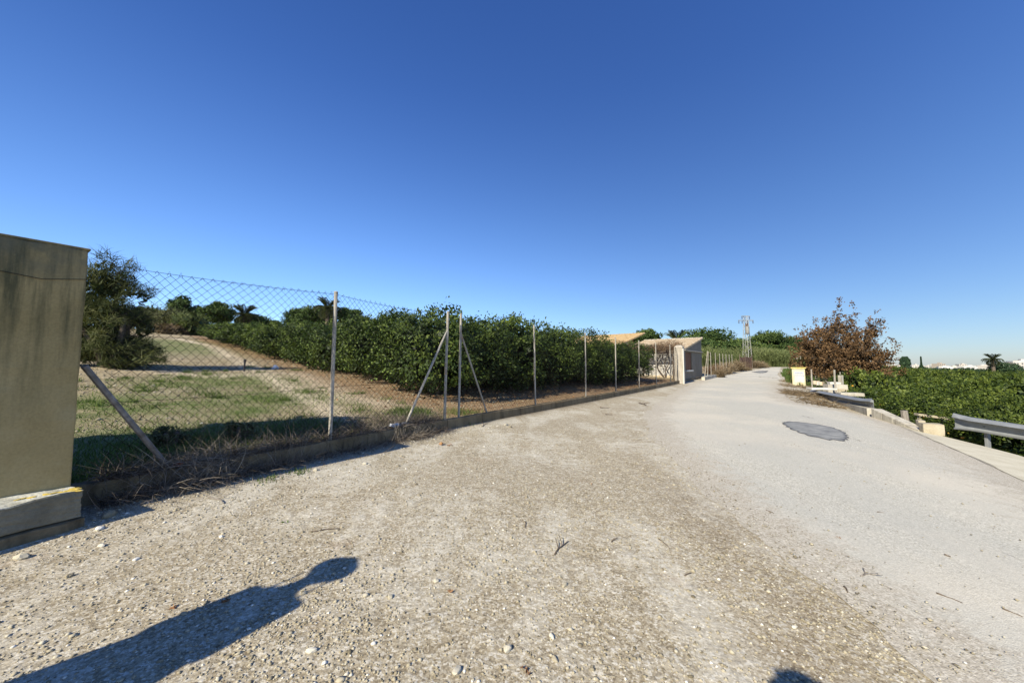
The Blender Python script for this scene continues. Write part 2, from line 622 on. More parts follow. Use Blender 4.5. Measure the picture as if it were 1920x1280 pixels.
f = t.noise(6, 6, .7, t.stretch(4, 4, .8))
M['pale_bark'] = t.done(t.ramp(f, [(.3, (.12, .10, .08)), (.6, (.26, .235, .20)), (.8, (.40, .37, .33))]), .95, t.bump(f, .8, .02), .1)
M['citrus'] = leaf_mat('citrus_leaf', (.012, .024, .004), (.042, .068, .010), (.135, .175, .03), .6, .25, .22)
M['citrus_b'] = leaf_mat('citrus_leaf_low', (.016, .030, .005), (.050, .076, .010), (.145, .18, .028), .6, .25, .24)
M['pine'] = leaf_mat('pine_needles', (.016, .034, .008), (.058, .092, .022), (.14, .18, .042), .7, .2, .15, .6)
M['cypress'] = leaf_mat('cypress_scale', (.012, .030, .014), (.03, .058, .026), (.055, .09, .04), .8, .2, .1, .6)
M['tamarisk'] = leaf_mat('tamarisk_spray', (.030, .040, .015), (.080, .090, .034), (.20, .20, .085), .8, .15, .2, 1.0)
M['scrub'] = leaf_mat('grey_scrub_leaf', (.05, .055, .025), (.12, .125, .06), (.24, .24, .13), .8, .15, .2, .7)
M['brownleaf'] = leaf_mat('dried_brown_leaf', (.042, .026, .014), (.125, .072, .032), (.28, .175, .08), .75, .2, .2, .8)
M['palm'] = leaf_mat('palm_leaflet', (.035, .048, .020), (.08, .10, .045), (.20, .215, .12), .5, .4, .15, .8)
M['reed'] = leaf_mat('reed_leaf', (.05, .065, .022), (.13, .155, .055), (.27, .28, .125), .7, .2, .25, .5)
M['drybrush'] = leaf_mat('dry_brush', (.10, .07, .04), (.22, .165, .10), (.40, .32, .21), .85, .15, .2, .8)
M['drygrass'] = leaf_mat('dry_weed_stem', (.06, .046, .036), (.17, .14, .11), (.42, .365, .28), .85, .15, .15, 2)
M['grass'] = leaf_mat('green_grass_blade', (.03, .05, .008), (.075, .12, .02), (.17, .22, .05), .6, .3, .3, 1.0)
M['vine'] = leaf_mat('dried_vine', (.06, .035, .02), (.16, .10, .06), (.30, .22, .14), .85, .15, .2, 1.5)
t = Nt('stones')
M['stones'] = t.done(t.ramp(t.attr('tint'), [(0, (.13, .11, .07)), (.35, (.26, .225, .15)), (.7, (.36, .32, .225)), (.93, (.45, .415, .32)), (1, (.64, .61, .52))]), .9, t.bump(t.noise(200, 3), .3, .003), .2)
t = Nt('green_orange')
M['fruit_green'] = t.done(t.ramp(t.attr('tint'), [(0, (.08, .13, .025)), (1, (.20, .25, .07))]), .7, None, .2)
t = Nt('ripe_orange')
M['fruit_orange'] = t.done(t.ramp(t.attr('tint'), [(0, (.30, .26, .03)), (1, (.62, .25, .012))]), .45, None, .4)
t = Nt('dark_plastic')
M['black'] = t.done((.02, .02, .022), .6, None, .3)
t = Nt('white_plastic')
M['plastic'] = t.done((.66, .68, .72), .5, None, .4)
t = Nt('orange_plastic')
M['tagmat'] = t.done((.55, .12, .03), .5, None, .4)
t = Nt('graffiti_blue')
M['graffiti'] = t.done((.22, .29, .42), .7, None, .3)
t = Nt('skin')
M['skin'] = t.done((.48, .29, .20), .6, None, .3)
t = Nt('dark_cloth')
M['cloth'] = t.done(t.ramp(t.noise(20, 4), [(.3, (.035, .045, .07)), (.7, (.06, .07, .10))]), .95, None, .1)
t = Nt('hair')
M['hair'] = t.done((.03, .02, .014), .6, None, .3)
t = Nt('glass_dark')
M['window'] = t.done((.09, .095, .10), .15, None, .5)
t = Nt('dead_leaf')
M['deadleaf'] = t.done(t.ramp(t.attr('tint'), [(0, (.10, .05, .03)), (.6, (.22, .11, .05)), (1, (.35, .22, .11))]), .85, None, .2)
# ------------------------------------------------------------------ foliage generators
def unit(v):
    return v / np.maximum(np.linalg.norm(v, axis=-1, keepdims=True), 1e-9)


def quads(c, a, w, L, W, tint, fold=0.0):
    """rhombic leaves: centre c, axis a, width axis w"""
    n = len(c)
    L = np.broadcast_to(L, n)[:, None]
    W = np.broadcast_to(W, n)[:, None]
    nrm = np.cross(a, w)
    V = np.empty((n, 4, 3))
    V[:, 0] = c - a * L * .5
    V[:, 1] = c + w * W * .5 + nrm * W * fold - a * L * .05
    V[:, 2] = c + a * L * .5
    V[:, 3] = c - w * W * .5 + nrm * W * fold - a * L * .05
    F = np.arange(n * 4).reshape(n, 4)
    return V.reshape(-1, 3), F, np.repeat(tint, 4)


def rdir(n, g=None):
    g = g or rng
    return unit(g.normal(size=(n, 3)))


def join(*parts):
    Vs, Fs, Ts, b = [], [], [], 0
    for V, F, T in parts:
        Vs.append(V); Fs.append(F + b); Ts.append(T)
        b += len(V)
    return np.concatenate(Vs), np.concatenate(Fs), np.concatenate(Ts)


def leafmesh(name, part):
    V, F, T = part
    return np_mesh(name, V, F, False, {'tint': T})


def strands(p0, d0, L, W, bend, tint, seg=4, g=None):
    """curved ribbons"""
    g = g or rng
    n = len(p0)
    L = np.broadcast_to(L, n); W = np.broadcast_to(W, n)
    side = unit(np.cross(d0, rdir(n, g)))
    V = np.empty((n, seg + 1, 2, 3))
    p = p0.copy(); d = unit(d0)
    for i in range(seg + 1):
        w = (W * (1 - i / (seg + .4)))[:, None] * .5
        V[:, i, 0] = p - side * w
        V[:, i, 1] = p + side * w
        p = p + d * (L / seg)[:, None]
        d = unit(d + bend)
    idx = np.arange(n * (seg + 1) * 2).reshape(n, seg + 1, 2)
    F = np.stack([idx[:, :-1, 0], idx[:, :-1, 1], idx[:, 1:, 1], idx[:, 1:, 0]], -1).reshape(-1, 4)
    return V.reshape(-1, 3), F, np.repeat(tint, (seg + 1) * 2)


_ico_v = None


def blobs3(c, r, tint, squash=.75, g=None, octa=False):
    """small rough solids: octahedra or icosahedra"""
    g = g or rng
    n = len(c)
    if octa:
        bv = np.array([(1, 0, 0), (0, 1, 0), (-1, 0, 0), (0, -1, 0), (0, 0, 1), (0, 0, -1)], float)
        bf = np.array([(0, 1, 4), (1, 2, 4), (2, 3, 4), (3, 0, 4), (1, 0, 5), (2, 1, 5), (3, 2, 5), (0, 3, 5)])
    else:
        ph = (1 + 5 ** .5) / 2
        bv = unit(np.array([(-1, ph, 0), (1, ph, 0), (-1, -ph, 0), (1, -ph, 0), (0, -1, ph), (0, 1, ph), (0, -1, -ph), (0, 1, -ph), (ph, 0, -1), (ph, 0, 1), (-ph, 0, -1), (-ph, 0, 1)]))
        bf = np.array([(0, 11, 5), (0, 5, 1), (0, 1, 7), (0, 7, 10), (0, 10, 11), (1, 5, 9), (5, 11, 4), (11, 10, 2), (10, 7, 6), (7, 1, 8), (3, 9, 4), (3, 4, 2), (3, 2, 6), (3, 6, 8), (3, 8, 9), (4, 9, 5), (2, 4, 11), (6, 2, 10), (8, 6, 7), (9, 8, 1)])
    k = len(bv)
    a = g.uniform(0, 6.283, n)
    ca, sa = np.cos(a), np.sin(a)
    V = np.broadcast_to(bv, (n, k, 3)).copy()
    V *= 1 + g.uniform(-.25, .25, (n, k, 1))
    V[:, :, 0] *= g.uniform(.7, 1.35, (n, 1))
    V[:, :, 2] *= squash * g.uniform(.7, 1.2, (n, 1))
    x = V[:, :, 0] * ca[:, None] - V[:, :, 1] * sa[:, None]
    y = V[:, :, 0] * sa[:, None] + V[:, :, 1] * ca[:, None]
    V[:, :, 0], V[:, :, 1] = x, y
    V = V * np.broadcast_to(r, n)[:, None, None] + c[:, None, :]
    F = (bf[None] + (np.arange(n) * k)[:, None, None]).reshape(-1, 3)
    return V.reshape(-1, 3), F, np.repeat(tint, k)


def citrus_crown(seed, r=2.0, h=2.45, n=11500, L=.115, base=.38, sprouts=14, core=900):
    g = np.random.default_rng(seed)
    ncl = max(60, n // 26)
    # superellipsoid shell: flat-sided, rounded top, skirts close to the ground
    d = rdir(ncl, g)
    d[:, 2] = d[:, 2] * .95
    p = 3.0
    rad = (np.abs(d[:, 0]) ** p + np.abs(d[:, 1]) ** p + np.abs(d[:, 2]) ** p) ** (-1 / p)
    ph = g.uniform(0, 6.28, 6)
    lump = 1 + .10 * np.sin(d[:, 0] * 5 + ph[0]) + .10 * np.sin(d[:, 1] * 6 + ph[1]) + .08 * np.sin(d[:, 2] * 7 + ph[2]) + g.normal(0, .035, ncl)
    depth = 1 - np.abs(g.normal(0, .09, ncl))
    hz = (h - base) / 2
    cl = d * (rad * lump * depth)[:, None] * np.array([r * .93, r * .93, hz])
    cl[:, 2] += base + hz
    low = cl[:, 2] < base + .35
    cl[low, 0:2] *= g.uniform(.75, 1.0, (low.sum(), 1))
    cl[:, 2] = np.maximum(cl[:, 2], base * g.uniform(.6, 1.4, ncl))
    k = 26
    c = (cl[:, None, :] + g.normal(0, .10, (ncl, k, 3))).reshape(-1, 3)
    m = len(c)
    out = unit(c - np.array([0, 0, h * .45]))
    a = unit(out * .5 + rdir(m, g) * .8 + np.array([0, 0, .15]))
    w = unit(np.cross(a, unit(out + rdir(m, g) * .55)))
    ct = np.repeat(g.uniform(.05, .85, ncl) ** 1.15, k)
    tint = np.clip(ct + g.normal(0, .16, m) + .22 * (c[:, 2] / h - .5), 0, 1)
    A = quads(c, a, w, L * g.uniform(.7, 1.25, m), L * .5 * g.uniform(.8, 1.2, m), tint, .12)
    # inner leaves, all tinted dark: the crown's inner shade put into the colour
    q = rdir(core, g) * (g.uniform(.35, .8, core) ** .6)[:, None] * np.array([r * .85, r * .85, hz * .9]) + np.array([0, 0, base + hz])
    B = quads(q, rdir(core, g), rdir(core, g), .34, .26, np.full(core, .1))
    parts = [A, B]
    for i in range(sprouts):
        th = g.uniform(0, 6.28); rr = g.uniform(0, r * .85)
        x, y = rr * math.cos(th), rr * math.sin(th)
        b0 = h * (1 - .14 * (rr / r) ** 3) - .18
        ln = g.uniform(.12, .36)
        nn = int(ln * 55) + 6
        tt = g.uniform(0, 1, nn)
        lean = g.normal(0, .12, 2)
        c = np.stack([x + lean[0] * tt, y + lean[1] * tt, b0 + ln * tt], -1) + g.normal(0, .03, (nn, 3))
        a = unit(rdir(nn, g) + np.array([0, 0, .8]))
        parts.append(quads(c, a, unit(np.cross(a, rdir(nn, g))), L * .9, L * .42, g.uniform(.4, .95, nn), .1))
    return join(*parts)


def trunk_mesh(seed, r=.07, h=1.2, spread=.8, n=5):
    g = random.Random(seed)
    b = MB()
    b.tube([(0, 0, -.15), (0.02, 0, .2), (0, .03, .45)], [r * 1.3, r, r * .9], 7)
    for i in range(n):
        th = 6.28 * i / n + g.uniform(-.4, .4)
        b.tube([(0, .02, .38), (spread * .45 * math.cos(th), spread * .45 * math.sin(th), .45 + h * .3), (spread * math.cos(th), spread * math.sin(th), .45 + h)], [r * .7, r * .5, r * .2], 5)
    return b.mesh('trunk', smooth=True)


def fruit_mesh(seed, n, r, z0, z1, R0, size=.036):
    g = np.random.default_rng(seed)
    th = g.uniform(0, 6.283, n)
    z = g.uniform(z0, z1, n)
    rr = R0 * (1 - .25 * np.clip((z - 1.6) / 1.0, 0, 1)) * g.uniform(.88, 1.02, n)
    c = np.stack([rr * np.cos(th), rr * np.sin(th), z], -1)
    # squarer outline
    s = (np.abs(np.cos(th)) ** 3 + np.abs(np.sin(th)) ** 3) ** (-1 / 3)
    c[:, :2] *= s[:, None]
    V, F, T = blobs3(c, size * g.uniform(.8, 1.15, n), g.uniform(0, 1, n), 1.0, g)
    return np_mesh('fruit', V, F, True, {'tint': T})


def blob_crown(seed, blobs, n, L, W, up=.0, fuzzy=.12, droop=0.0, core=.0):
    """leaves over a set of ellipsoids (cx,cy,cz,rx,ry,rz)"""
    g = np.random.default_rng(seed)
    B = np.array(blobs, float)
    area = (B[:, 3] * B[:, 4] * B[:, 5]) ** (2 / 3)
    k = g.choice(len(B), n, p=area / area.sum())
    d = rdir(n, g)
    sc = 1 - np.abs(g.normal(0, fuzzy, n))
    c = B[k, :3] + d * B[k, 3:] * sc[:, None] + g.normal(0, L * .3, (n, 3))
    a = unit(d * .6 + rdir(n, g) + np.array([0, 0, up - droop]))
    w = unit(np.cross(a, unit(d + rdir(n, g) * .5)))
    bt = g.uniform(.1, .7, len(B))
    tint = np.clip(bt[k] + g.normal(0, .17, n) + .15 * d[:, 2], 0, 1)
    A = quads(c, a, w, L * g.uniform(.6, 1.3, n), W * g.uniform(.7, 1.2, n), tint, .1)
    if core:
        m = int(n * core)
        k = g.choice(len(B), m, p=area / area.sum())
        c = B[k, :3] + rdir(m, g) * B[k, 3:] * g.uniform(.2, .75, (m, 1))
        A = join(A, quads(c, rdir(m, g), rdir(m, g), L * 2.2, L * 1.8, np.full(m, .08)))
    return A


def pine_blobs(seed, r, h, z0, n=34, flat=.62):
    g = np.random.default_rng(seed)
    out = []
    for i in range(n):
        d = rdir(1, g)[0]
        d[2] = d[2] * .9 + .1
        q = g.uniform(.45, .85)
        cz = z0 + (h - z0) * .5 + d[2] * q * (h - z0) * .5
        rr = r * g.uniform(.26, .44)
        taper = 1 - .25 * max(0, d[2])
        out.append((d[0] * q * r * taper, d[1] * q * r * taper, cz, rr, rr, rr * flat))
    return out


def tree_root(name, x, y, label, cat, group=None, rot=0.0, sink=0.05, scale=None):
    o = root(name, (x, y, gz(x, y) - sink), label, cat, group, rot)
    if scale is not None: o.scale = scale
    return o


# ------------------------------------------------------------------ ground sheets
def axis(*segs):
    out = []
    for a, b, st in segs:
        out += list(np.arange(a, b, st))
    out.append(segs[-1][1])
    return np.array(out)


SS = axis((-40, -10, 2), (-10, -6, .5), (-6, 12, .22), (12, 30, .5), (30, 60, 1.0), (60, 120, 6), (120, 400, 40), (400, 4000, 400))


def sheet(name, mat, vfun, svals, tvals, gfun, attrs=None, kind='structure', z=0.0):
    S, T = np.meshgrid(svals, tvals, indexing='ij')
    Vv = vfun(S, T)
    X, Y = xy(S, Vv)
    Z = gfun(S, Vv) + z
    n, m = S.shape
    idx = np.arange(n * m).reshape(n, m)
    F = np.stack([idx[:-1, :-1], idx[1:, :-1], idx[1:, 1:], idx[:-1, 1:]], -1).reshape(-1, 4)[:, ::-1]
    at = {k: f(X, Y, S, Vv).ravel() for k, f in (attrs or {}).items()}
    me = np_mesh(name, np.stack([X.ravel(), Y.ravel(), Z.ravel()], -1), F, True, at)
    o = link(name, me, mat)
    o['kind'] = kind
    return o


def pl_dist(X, Y, pts):
    best = np.full(X.shape, 1e9)
    for (ax, ay), (bx, by) in zip(pts[:-1], pts[1:]):
        L2 = (bx - ax) ** 2 + (by - ay) ** 2
        t = np.clip(((X - ax) * (bx - ax) + (Y - ay) * (by - ay)) / L2, 0, 1)
        best = np.minimum(best, np.hypot(X - ax - t * (bx - ax), Y - ay - t * (by - ay)))
    return best


fh = lambda a, b: tuple(hit(a, b, g_field)[:2])
TRACK = [fh(330, 634), fh(400, 650), fh(470, 690), fh(560, 738), fh(650, 790), fh(700, 815)]
TRACK2 = [fh(240, 690), fh(400, 705), fh(560, 700), fh(650, 745), fh(790, 770)]
GREEN = [(fh(270, 650), 9.0), (fh(230, 640), 12.0), (fh(330, 655), 5.5), (fh(330, 760), 1.2), (fh(420, 715), 2.2), (fh(200, 760), 1.6), (fh(520, 745), 1.6), (fh(450, 770), .8), (fh(300, 820), 1.2), (fh(450, 825), .9), (fh(770, 775), .45), (fh(240, 860), .9), (fh(860, 770), .5), (fh(540, 800), .7)]
ROWD = unit(D * .15 + NL * .99)


def a_green(X, Y, S, V):
    g = np.zeros_like(X)
    for (x, y), r in GREEN:
        g = np.maximum(g, np.clip(1.3 - np.hypot(X - x, Y - y) / r, 0, 1))
    return g


def a_pale(X, Y, S, V):
    return np.maximum(np.clip(1.3 - pl_dist(X, Y, TRACK) / .28 / (1 + .02 * Y), 0, 1), .8 * np.clip(1.3 - pl_dist(X, Y, TRACK2) / .5, 0, 1))


ROW0 = np.array(xy(.4, -1.0))


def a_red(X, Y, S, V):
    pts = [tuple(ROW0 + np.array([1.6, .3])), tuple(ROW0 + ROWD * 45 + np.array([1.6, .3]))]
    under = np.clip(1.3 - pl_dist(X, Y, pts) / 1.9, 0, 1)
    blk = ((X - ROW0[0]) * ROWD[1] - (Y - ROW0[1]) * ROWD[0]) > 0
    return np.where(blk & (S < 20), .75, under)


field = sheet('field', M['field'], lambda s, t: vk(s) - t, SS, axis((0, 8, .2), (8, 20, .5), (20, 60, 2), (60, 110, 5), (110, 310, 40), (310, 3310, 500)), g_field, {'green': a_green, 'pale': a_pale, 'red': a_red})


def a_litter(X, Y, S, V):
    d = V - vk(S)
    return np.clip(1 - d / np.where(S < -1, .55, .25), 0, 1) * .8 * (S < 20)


def a_band(X, Y, S, V):
    e = V - (np.interp(S, _els, _elv))
    return np.clip(1.15 - np.abs(e + .35) / .45, 0, 1) * np.clip((1.5 - S) / 2.5, 0, 1)


_EL = [(1722, 1278), (1640, 1200), (1560, 1118), (1440, 1018), (1330, 930), (1262, 868), (1222, 820)]
_e = sorted([tuple(float(c) for c in sv(*hit(a, b)[:2])) for a, b in _EL])
_els, _elv = [-30] + [a for a, b in _e], [_e[0][1] + 3.2] + [b for a, b in _e]
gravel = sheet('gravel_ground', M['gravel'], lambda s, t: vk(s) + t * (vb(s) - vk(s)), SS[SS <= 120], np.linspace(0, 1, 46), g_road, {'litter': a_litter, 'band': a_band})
low = sheet('orchard_ground', M['orchard'], lambda s, t: vb(s) + t, SS, axis((0, 3, .3), (3, 20, 1), (20, 100, 8), (100, 1000, 90), (1000, 4000, 1000)), g_low,
            {'green': lambda X, Y, S, V: .6 * np.clip((V - vb(S)) / 60, 0, 1) + np.where((S > 22), .8 * np.clip(1 - (V - vb(S)) / 8, 0, 1), 0), 'pale': lambda X, Y, S, V: np.clip(1 - (V - vb(S)) / 2.2, 0, 1) * (S < 22)})

# asphalt overlay: left and right edges from points on the ground
EL = [(1722, 1278), (1640, 1200), (1560, 1118), (1440, 1018), (1330, 930), (1262, 868), (1222, 820), (1206, 785), (1222, 762), (1262, 736), (1290, 722), (1320, 711), (1352, 705), (1392, 697.5), (1425, 692.5)]
ER = [(1920, 903), (1840, 865), (1760, 830), (1690, 799), (1640, 783), (1572.6, 769.5), (1530, 763), (1495, 755), (1479, 747), (1471, 735), (1466, 719), (1463, 708), (1457, 702), (1461, 697)]
el = sorted([tuple(float(c) for c in sv(*hit(a, b)[:2])) for a, b in EL])
er = sorted([tuple(float(c) for c in sv(*hit(a, b)[:2])) for a, b in ER])
el_s, el_v = np.array([-30] + [a for a, b in el] + [60.]), np.array([el[0][1] + 3.2] + [b for a, b in el] + [el[-1][1]])
er_s, er_v = np.array([-30] + [a for a, b in er] + [60.]), np.array([er[0][1] + .5] + [b for a, b in er] + [er[-1][1]])


def wob(s, k, amp):
    return amp * (np.sin(s * 2.1 + k) + .6 * np.sin(s * 5.3 + 2 * k) + .4 * np.sin(s * 11.7 + 3 * k) + .3 * np.sin(s * 23.1 + k))


def vl(s): return np.interp(s, el_s, el_v) + wob(s, 1.0, .05)
def vr(s): return np.interp(s, er_s, er_v) + wob(s, 4.0, .018)


SR = axis((-28, -8, 1), (-8, 14, .11), (14, 60, .5))


def a_edge(X, Y, S, V):
    d = np.minimum(V - vl(S), 0.8 * (vr(S) - V) + .1)
    far = np.clip((S - 22) / 10, 0, 1)
    return np.clip(1.05 - d / 1.3, 0, 1) * .95 * (1 - far) + far * 0.1


road = sheet('road', M['asphalt'], lambda s, t: vl(s) + t * (vr(s) - vl(s)), SR, np.concatenate([np.linspace(0, .2, 9)[:-1], np.linspace(.2, 1, 22)]), g_road, {'edge': a_edge}, z=.005)
# bend at the far crest, turning right behind the grass patch
SM = axis((-8, 6.5, .2), )
margin_s1 = float(sv(*hit(1640, 783)[:2])[0])
SM = np.linspace(-12, margin_s1, 80)
margin = sheet('road_margin', M['margin'], lambda s, t: (vr(s) + .012) + t * np.maximum(vb(s) - .05 - vr(s) - .012, .03), SM, np.linspace(0, 1, 7), g_road, z=.008)


def patch(name, outline, mat, z, ng=14, kind='structure'):
    pts = np.array([hit(a, b)[:2] for a, b in outline])
    # resample the outline smoothly
    n = 56
    cl = np.vstack([pts, pts[:1]])
    seg = np.r_[0, np.cumsum(np.linalg.norm(np.diff(cl, axis=0), axis=1))]
    tt = np.linspace(0, seg[-1], n, endpoint=False)
    P = np.stack([np.interp(tt, seg, cl[:, 0]), np.interp(tt, seg, cl[:, 1])], -1)
    for _ in range(2):
        P = (np.roll(P, 1, 0) + 2 * P + np.roll(P, -1, 0)) / 4
    c = P.mean(0)
    rings = np.linspace(1, 0.02, ng)
    V, rim = [], []
    for i, k in enumerate(rings):
        for j, p in enumerate(P):
            q = c + (p - c) * k * (1 + (.035 * math.sin(j * 1.9) + .025 * math.sin(j * 4.3) + .02 * math.sin(j * 2.9 + 1)))
            s, v = sv(q[0], q[1])
            V.append((q[0], q[1], float(g_road(s, v)) + z * min(1, .0 + 1)))
            rim.append(1.0 if i < 1 else (.5 if i < 2 else 0))
    F = []
    for i in range(ng - 1):
        for j in range(n):
            F.append((i * n + j, i * n + (j + 1) % n, (i + 1) * n + (j + 1) % n, (i + 1) * n + j))
    me = np_mesh(name, np.array(V), np.array(F), True, {'rim': np.array(rim)})
    bm = bmesh.new(); bm.from_mesh(me); bmesh.ops.recalc_face_normals(bm, faces=bm.faces); bm.to_mesh(me); bm.free()
    if me.polygons[0].normal.z < 0: me.flip_normals()
    o = link(name, me, mat)
    o['kind'] = kind
    return o


patch('asphalt_patch', [(1465, 793), (1480, 790), (1520, 794), (1560, 801), (1585, 811), (1591, 821), (1585, 828), (1550, 825), (1510, 816), (1480, 804)], M['repair'], .011)
patch('asphalt_patch', [(1408, 697.5), (1425, 695.2), (1441, 695.2), (1436, 698.5), (1425, 699.5)], M['repair'], .012, 4)

# thin cracks in the asphalt, and a cast shadow drawn as one dark line
def crack_and_shadow(pts, w=.02, z=.0115):
    P = []
    for (a, b), (c, d) in zip(pts[:-1], pts[1:]):
        for k in range(8):
            f = k / 8
            P.append(hit(a + (c - a) * f + random.uniform(-1, 1) * 1.2, b + (d - b) * f + random.uniform(-1, 1) * .5))
    V, F = [], []
    for i, p in enumerate(P):
        q = P[min(i + 1, len(P) - 1)] - P[max(i - 1, 0)]
        nrm = np.array([-q[1], q[0], 0]); nrm /= np.linalg.norm(nrm) + 1e-9
        ww = w * random.uniform(.3, 1)
        V += [p + nrm * ww / 2 + (0, 0, z), p - nrm * ww / 2 + (0, 0, z)]
    F = [(2 * i, 2 * i + 1, 2 * i + 3, 2 * i + 2) for i in range(len(P) - 1)]
    me = np_mesh('road_crack_and_shadow', np.array(V), np.array(F))
    if me.polygons[0].normal.z < 0: me.flip_normals()
    o = link('road_crack_and_shadow', me, M['crack_and_shadow'])
    o['kind'] = 'structure'


t = Nt('crack_dirt_and_shadow')
M['crack_and_shadow'] = t.done((.13, .115, .09), 1.0, None, .05)
crack_and_shadow([(1690, 801), (1745, 824), (1810, 852), (1918, 902)], .012)
crack_and_shadow([(1500, 779), (1530, 786)], .02)
crack_and_shadow([(1570, 806), (1592, 810)], .02)
crack_and_shadow([(1590, 822), (1618, 828)], .02)
crack_and_shadow([(1855, 1030), (1885, 1040), (1915, 1052)], .004)
crack_and_shadow([(1424, 706.6), (1445, 708), (1464, 709.5)], .16)  # dark line standing in for a shadow cast across the road
# ------------------------------------------------------------------ near gate pillar
az1 = math.atan2(.547, .837)
d1 = Vector((.547, .837, 0)); nl1 = Vector((-.837, .547, 0))
A = Vector((-3.66, 3.18, 0))                       # far road-side corner of the shaft


def local_xy(o, along, across):                    # along the fence, across to the left
    return o + d1 * along + nl1 * across


rotp = -az1 + math.pi / 2
c = local_xy(A, -.25, .19)
gp = root('gate_pillar', (c.x, c.y, 0), 'tall weathered cream gate pillar at the near end of the chain-link fence', 'pillar')
b = MB()
# shaft as a slightly irregular subdivided box
hx, hy = .242, .19
n = 14
rings = []
for i in range(n + 1):
    z = .28 + (2.30 - .28) * i / n
    j = lambda: random.uniform(-.004, .004)
    ca, sa = math.cos(rotp), math.sin(rotp)
    ring = []
    for (x, y) in ((-hx, -hy), (-hx * .33, -hy), (hx * .33, -hy), (hx, -hy), (hx, 0), (hx, hy), (0, hy), (-hx, hy), (-hx, 0)):
        x, y = x + j(), y + j()
        ring.append((x * ca - y * sa, x * sa + y * ca, z + (random.uniform(-.008, .006) if i == n else 0)))
    rings.append(ring)
vs = [p for r_ in rings for p in r_]
m = 9
fs = [(i * m + k, i * m + (k + 1) % m, (i + 1) * m + (k + 1) % m, (i + 1) * m + k) for i in range(n) for k in range(m)]
fs += [tuple(range(m))[::-1], tuple(n * m + k for k in range(m))]
b.add(vs, fs)
me = b.mesh('shaft')
bm = bmesh.new(); bm.from_mesh(me)
es = [e for e in bm.edges if len(e.link_faces) == 2 and e.calc_face_angle(0) > R(50)]
bmesh.ops.bevel(bm, geom=es, offset=.012, segments=2, profile=.5, affect='EDGES')
bm.to_mesh(me); bm.free()
link('shaft', me, M['pillar'], gp)
b = MB(); b.box((0, 0, 2.304), (.512, .392, .02), rotp); b.build('cap', M['pillar'], gp, bevel=.008)


from mathutils import noise as mnoise


def rough_box(name, cx, cy, cz, sx, sy, sz, rot, mat, parent, amp=.008, div=(10, 4, 4), seed=1):
    g = np.random.default_rng(seed)
    bm = bmesh.new()
    bmesh.ops.create_cube(bm, size=1)
    bmesh.ops.subdivide_edges(bm, edges=list(bm.edges), cuts=div[0] if isinstance(div, tuple) else div, use_grid_fill=True)
    for v in bm.verts:
        q = v.co.copy()
        e = sum(abs(abs(t_) - .5) < 1e-4 for t_ in q)
        k = .4 if e == 1 else 1
        v.co = Vector((q.x * sx, q.y * sy, q.z * sz))
        v.co -= Vector(q) * (0.02 if e >= 2 else 0) * (.7 + .9 * mnoise.noise(Vector(q) * 8 + Vector((seed, 0, 0))))
        v.co += mnoise.noise_vector(v.co * 9 + Vector((seed * 7, 0, 0))) * amp * 1.6 + mnoise.noise_vector(v.co * 34 + Vector((seed * 3, 0, 0))) * amp * .6
    me = bpy.data.meshes.new(name)
    bm.to_mesh(me); bm.free()
    me.transform(Matrix.Translation((cx, cy, cz)) @ Matrix.Rotation(rot, 4, 'Z'))
    for p in me.polygons: p.use_smooth = False
    return link(name, me, mat, parent)


pc = nl1 * -.12 - d1 * .575              # plinth runs on out of frame to the left
dp = Vector((.358, .934, 0)); npl = Vector((-.934, .358, 0))
cn = d1 * .285 - nl1 * .42
pc = cn - dp * .825 + npl * .36
rotq = math.atan2(dp.y, dp.x)
pl = rough_box('plinth_block', pc.x, pc.y, .20, 1.65, .72, .215, rotq, M['plinth'], gp, .011, (12,), 3)
rough_box('footing', pc.x - npl.x * .014, pc.y - npl.y * .014, .0, 1.67, .745, .19, rotq, M['kerb'], gp, .006, (12,), 4)
bm = bmesh.new()
gl = random.Random(8)
for q_ in range(26):
    m_ = Matrix.Translation((cn - dp * abs(gl.gauss(0, .13)) + npl * abs(gl.gauss(.07, .05))).to_3d() + Vector((0, 0, .306 + gl.uniform(-.003, .002)))) @ Matrix.Rotation(gl.uniform(0, 3), 4, 'Z') @ Matrix.Diagonal((gl.uniform(.015, .05), gl.uniform(.01, .03), .004, 1))
    bmesh.ops.create_icosphere(bm, subdivisions=2, radius=1, matrix=m_)
me = bpy.data.meshes.new('lichen_patch'); bm.to_mesh(me); bm.free()
link('lichen_patch', me, M['lichen'], gp)
# wire stapled across the shaft
b = MB()
q0, q1 = Vector((0, 0, 0)) - nl1 * .194 - d1 * .245, Vector((0, 0, 0)) - nl1 * .194 + d1 * .25
b.tube([q0 + Vector((0, 0, 2.03)), q0.lerp(q1, .5) + Vector((0, 0, 2.00)), q1 + Vector((0, 0, 2.045))], .0025, 4)
b.build('wire_tie', M['wire'], gp)
# off-frame mate of the pillar with its gate
c2 = A - d1 * 3.6 + nl1 * .19

# ------------------------------------------------------------------ kerb walls
def kpt(s, off=0.0):
    x, y = xy(s, vk(s) - off)
    return np.array([x, y])


KJ = []


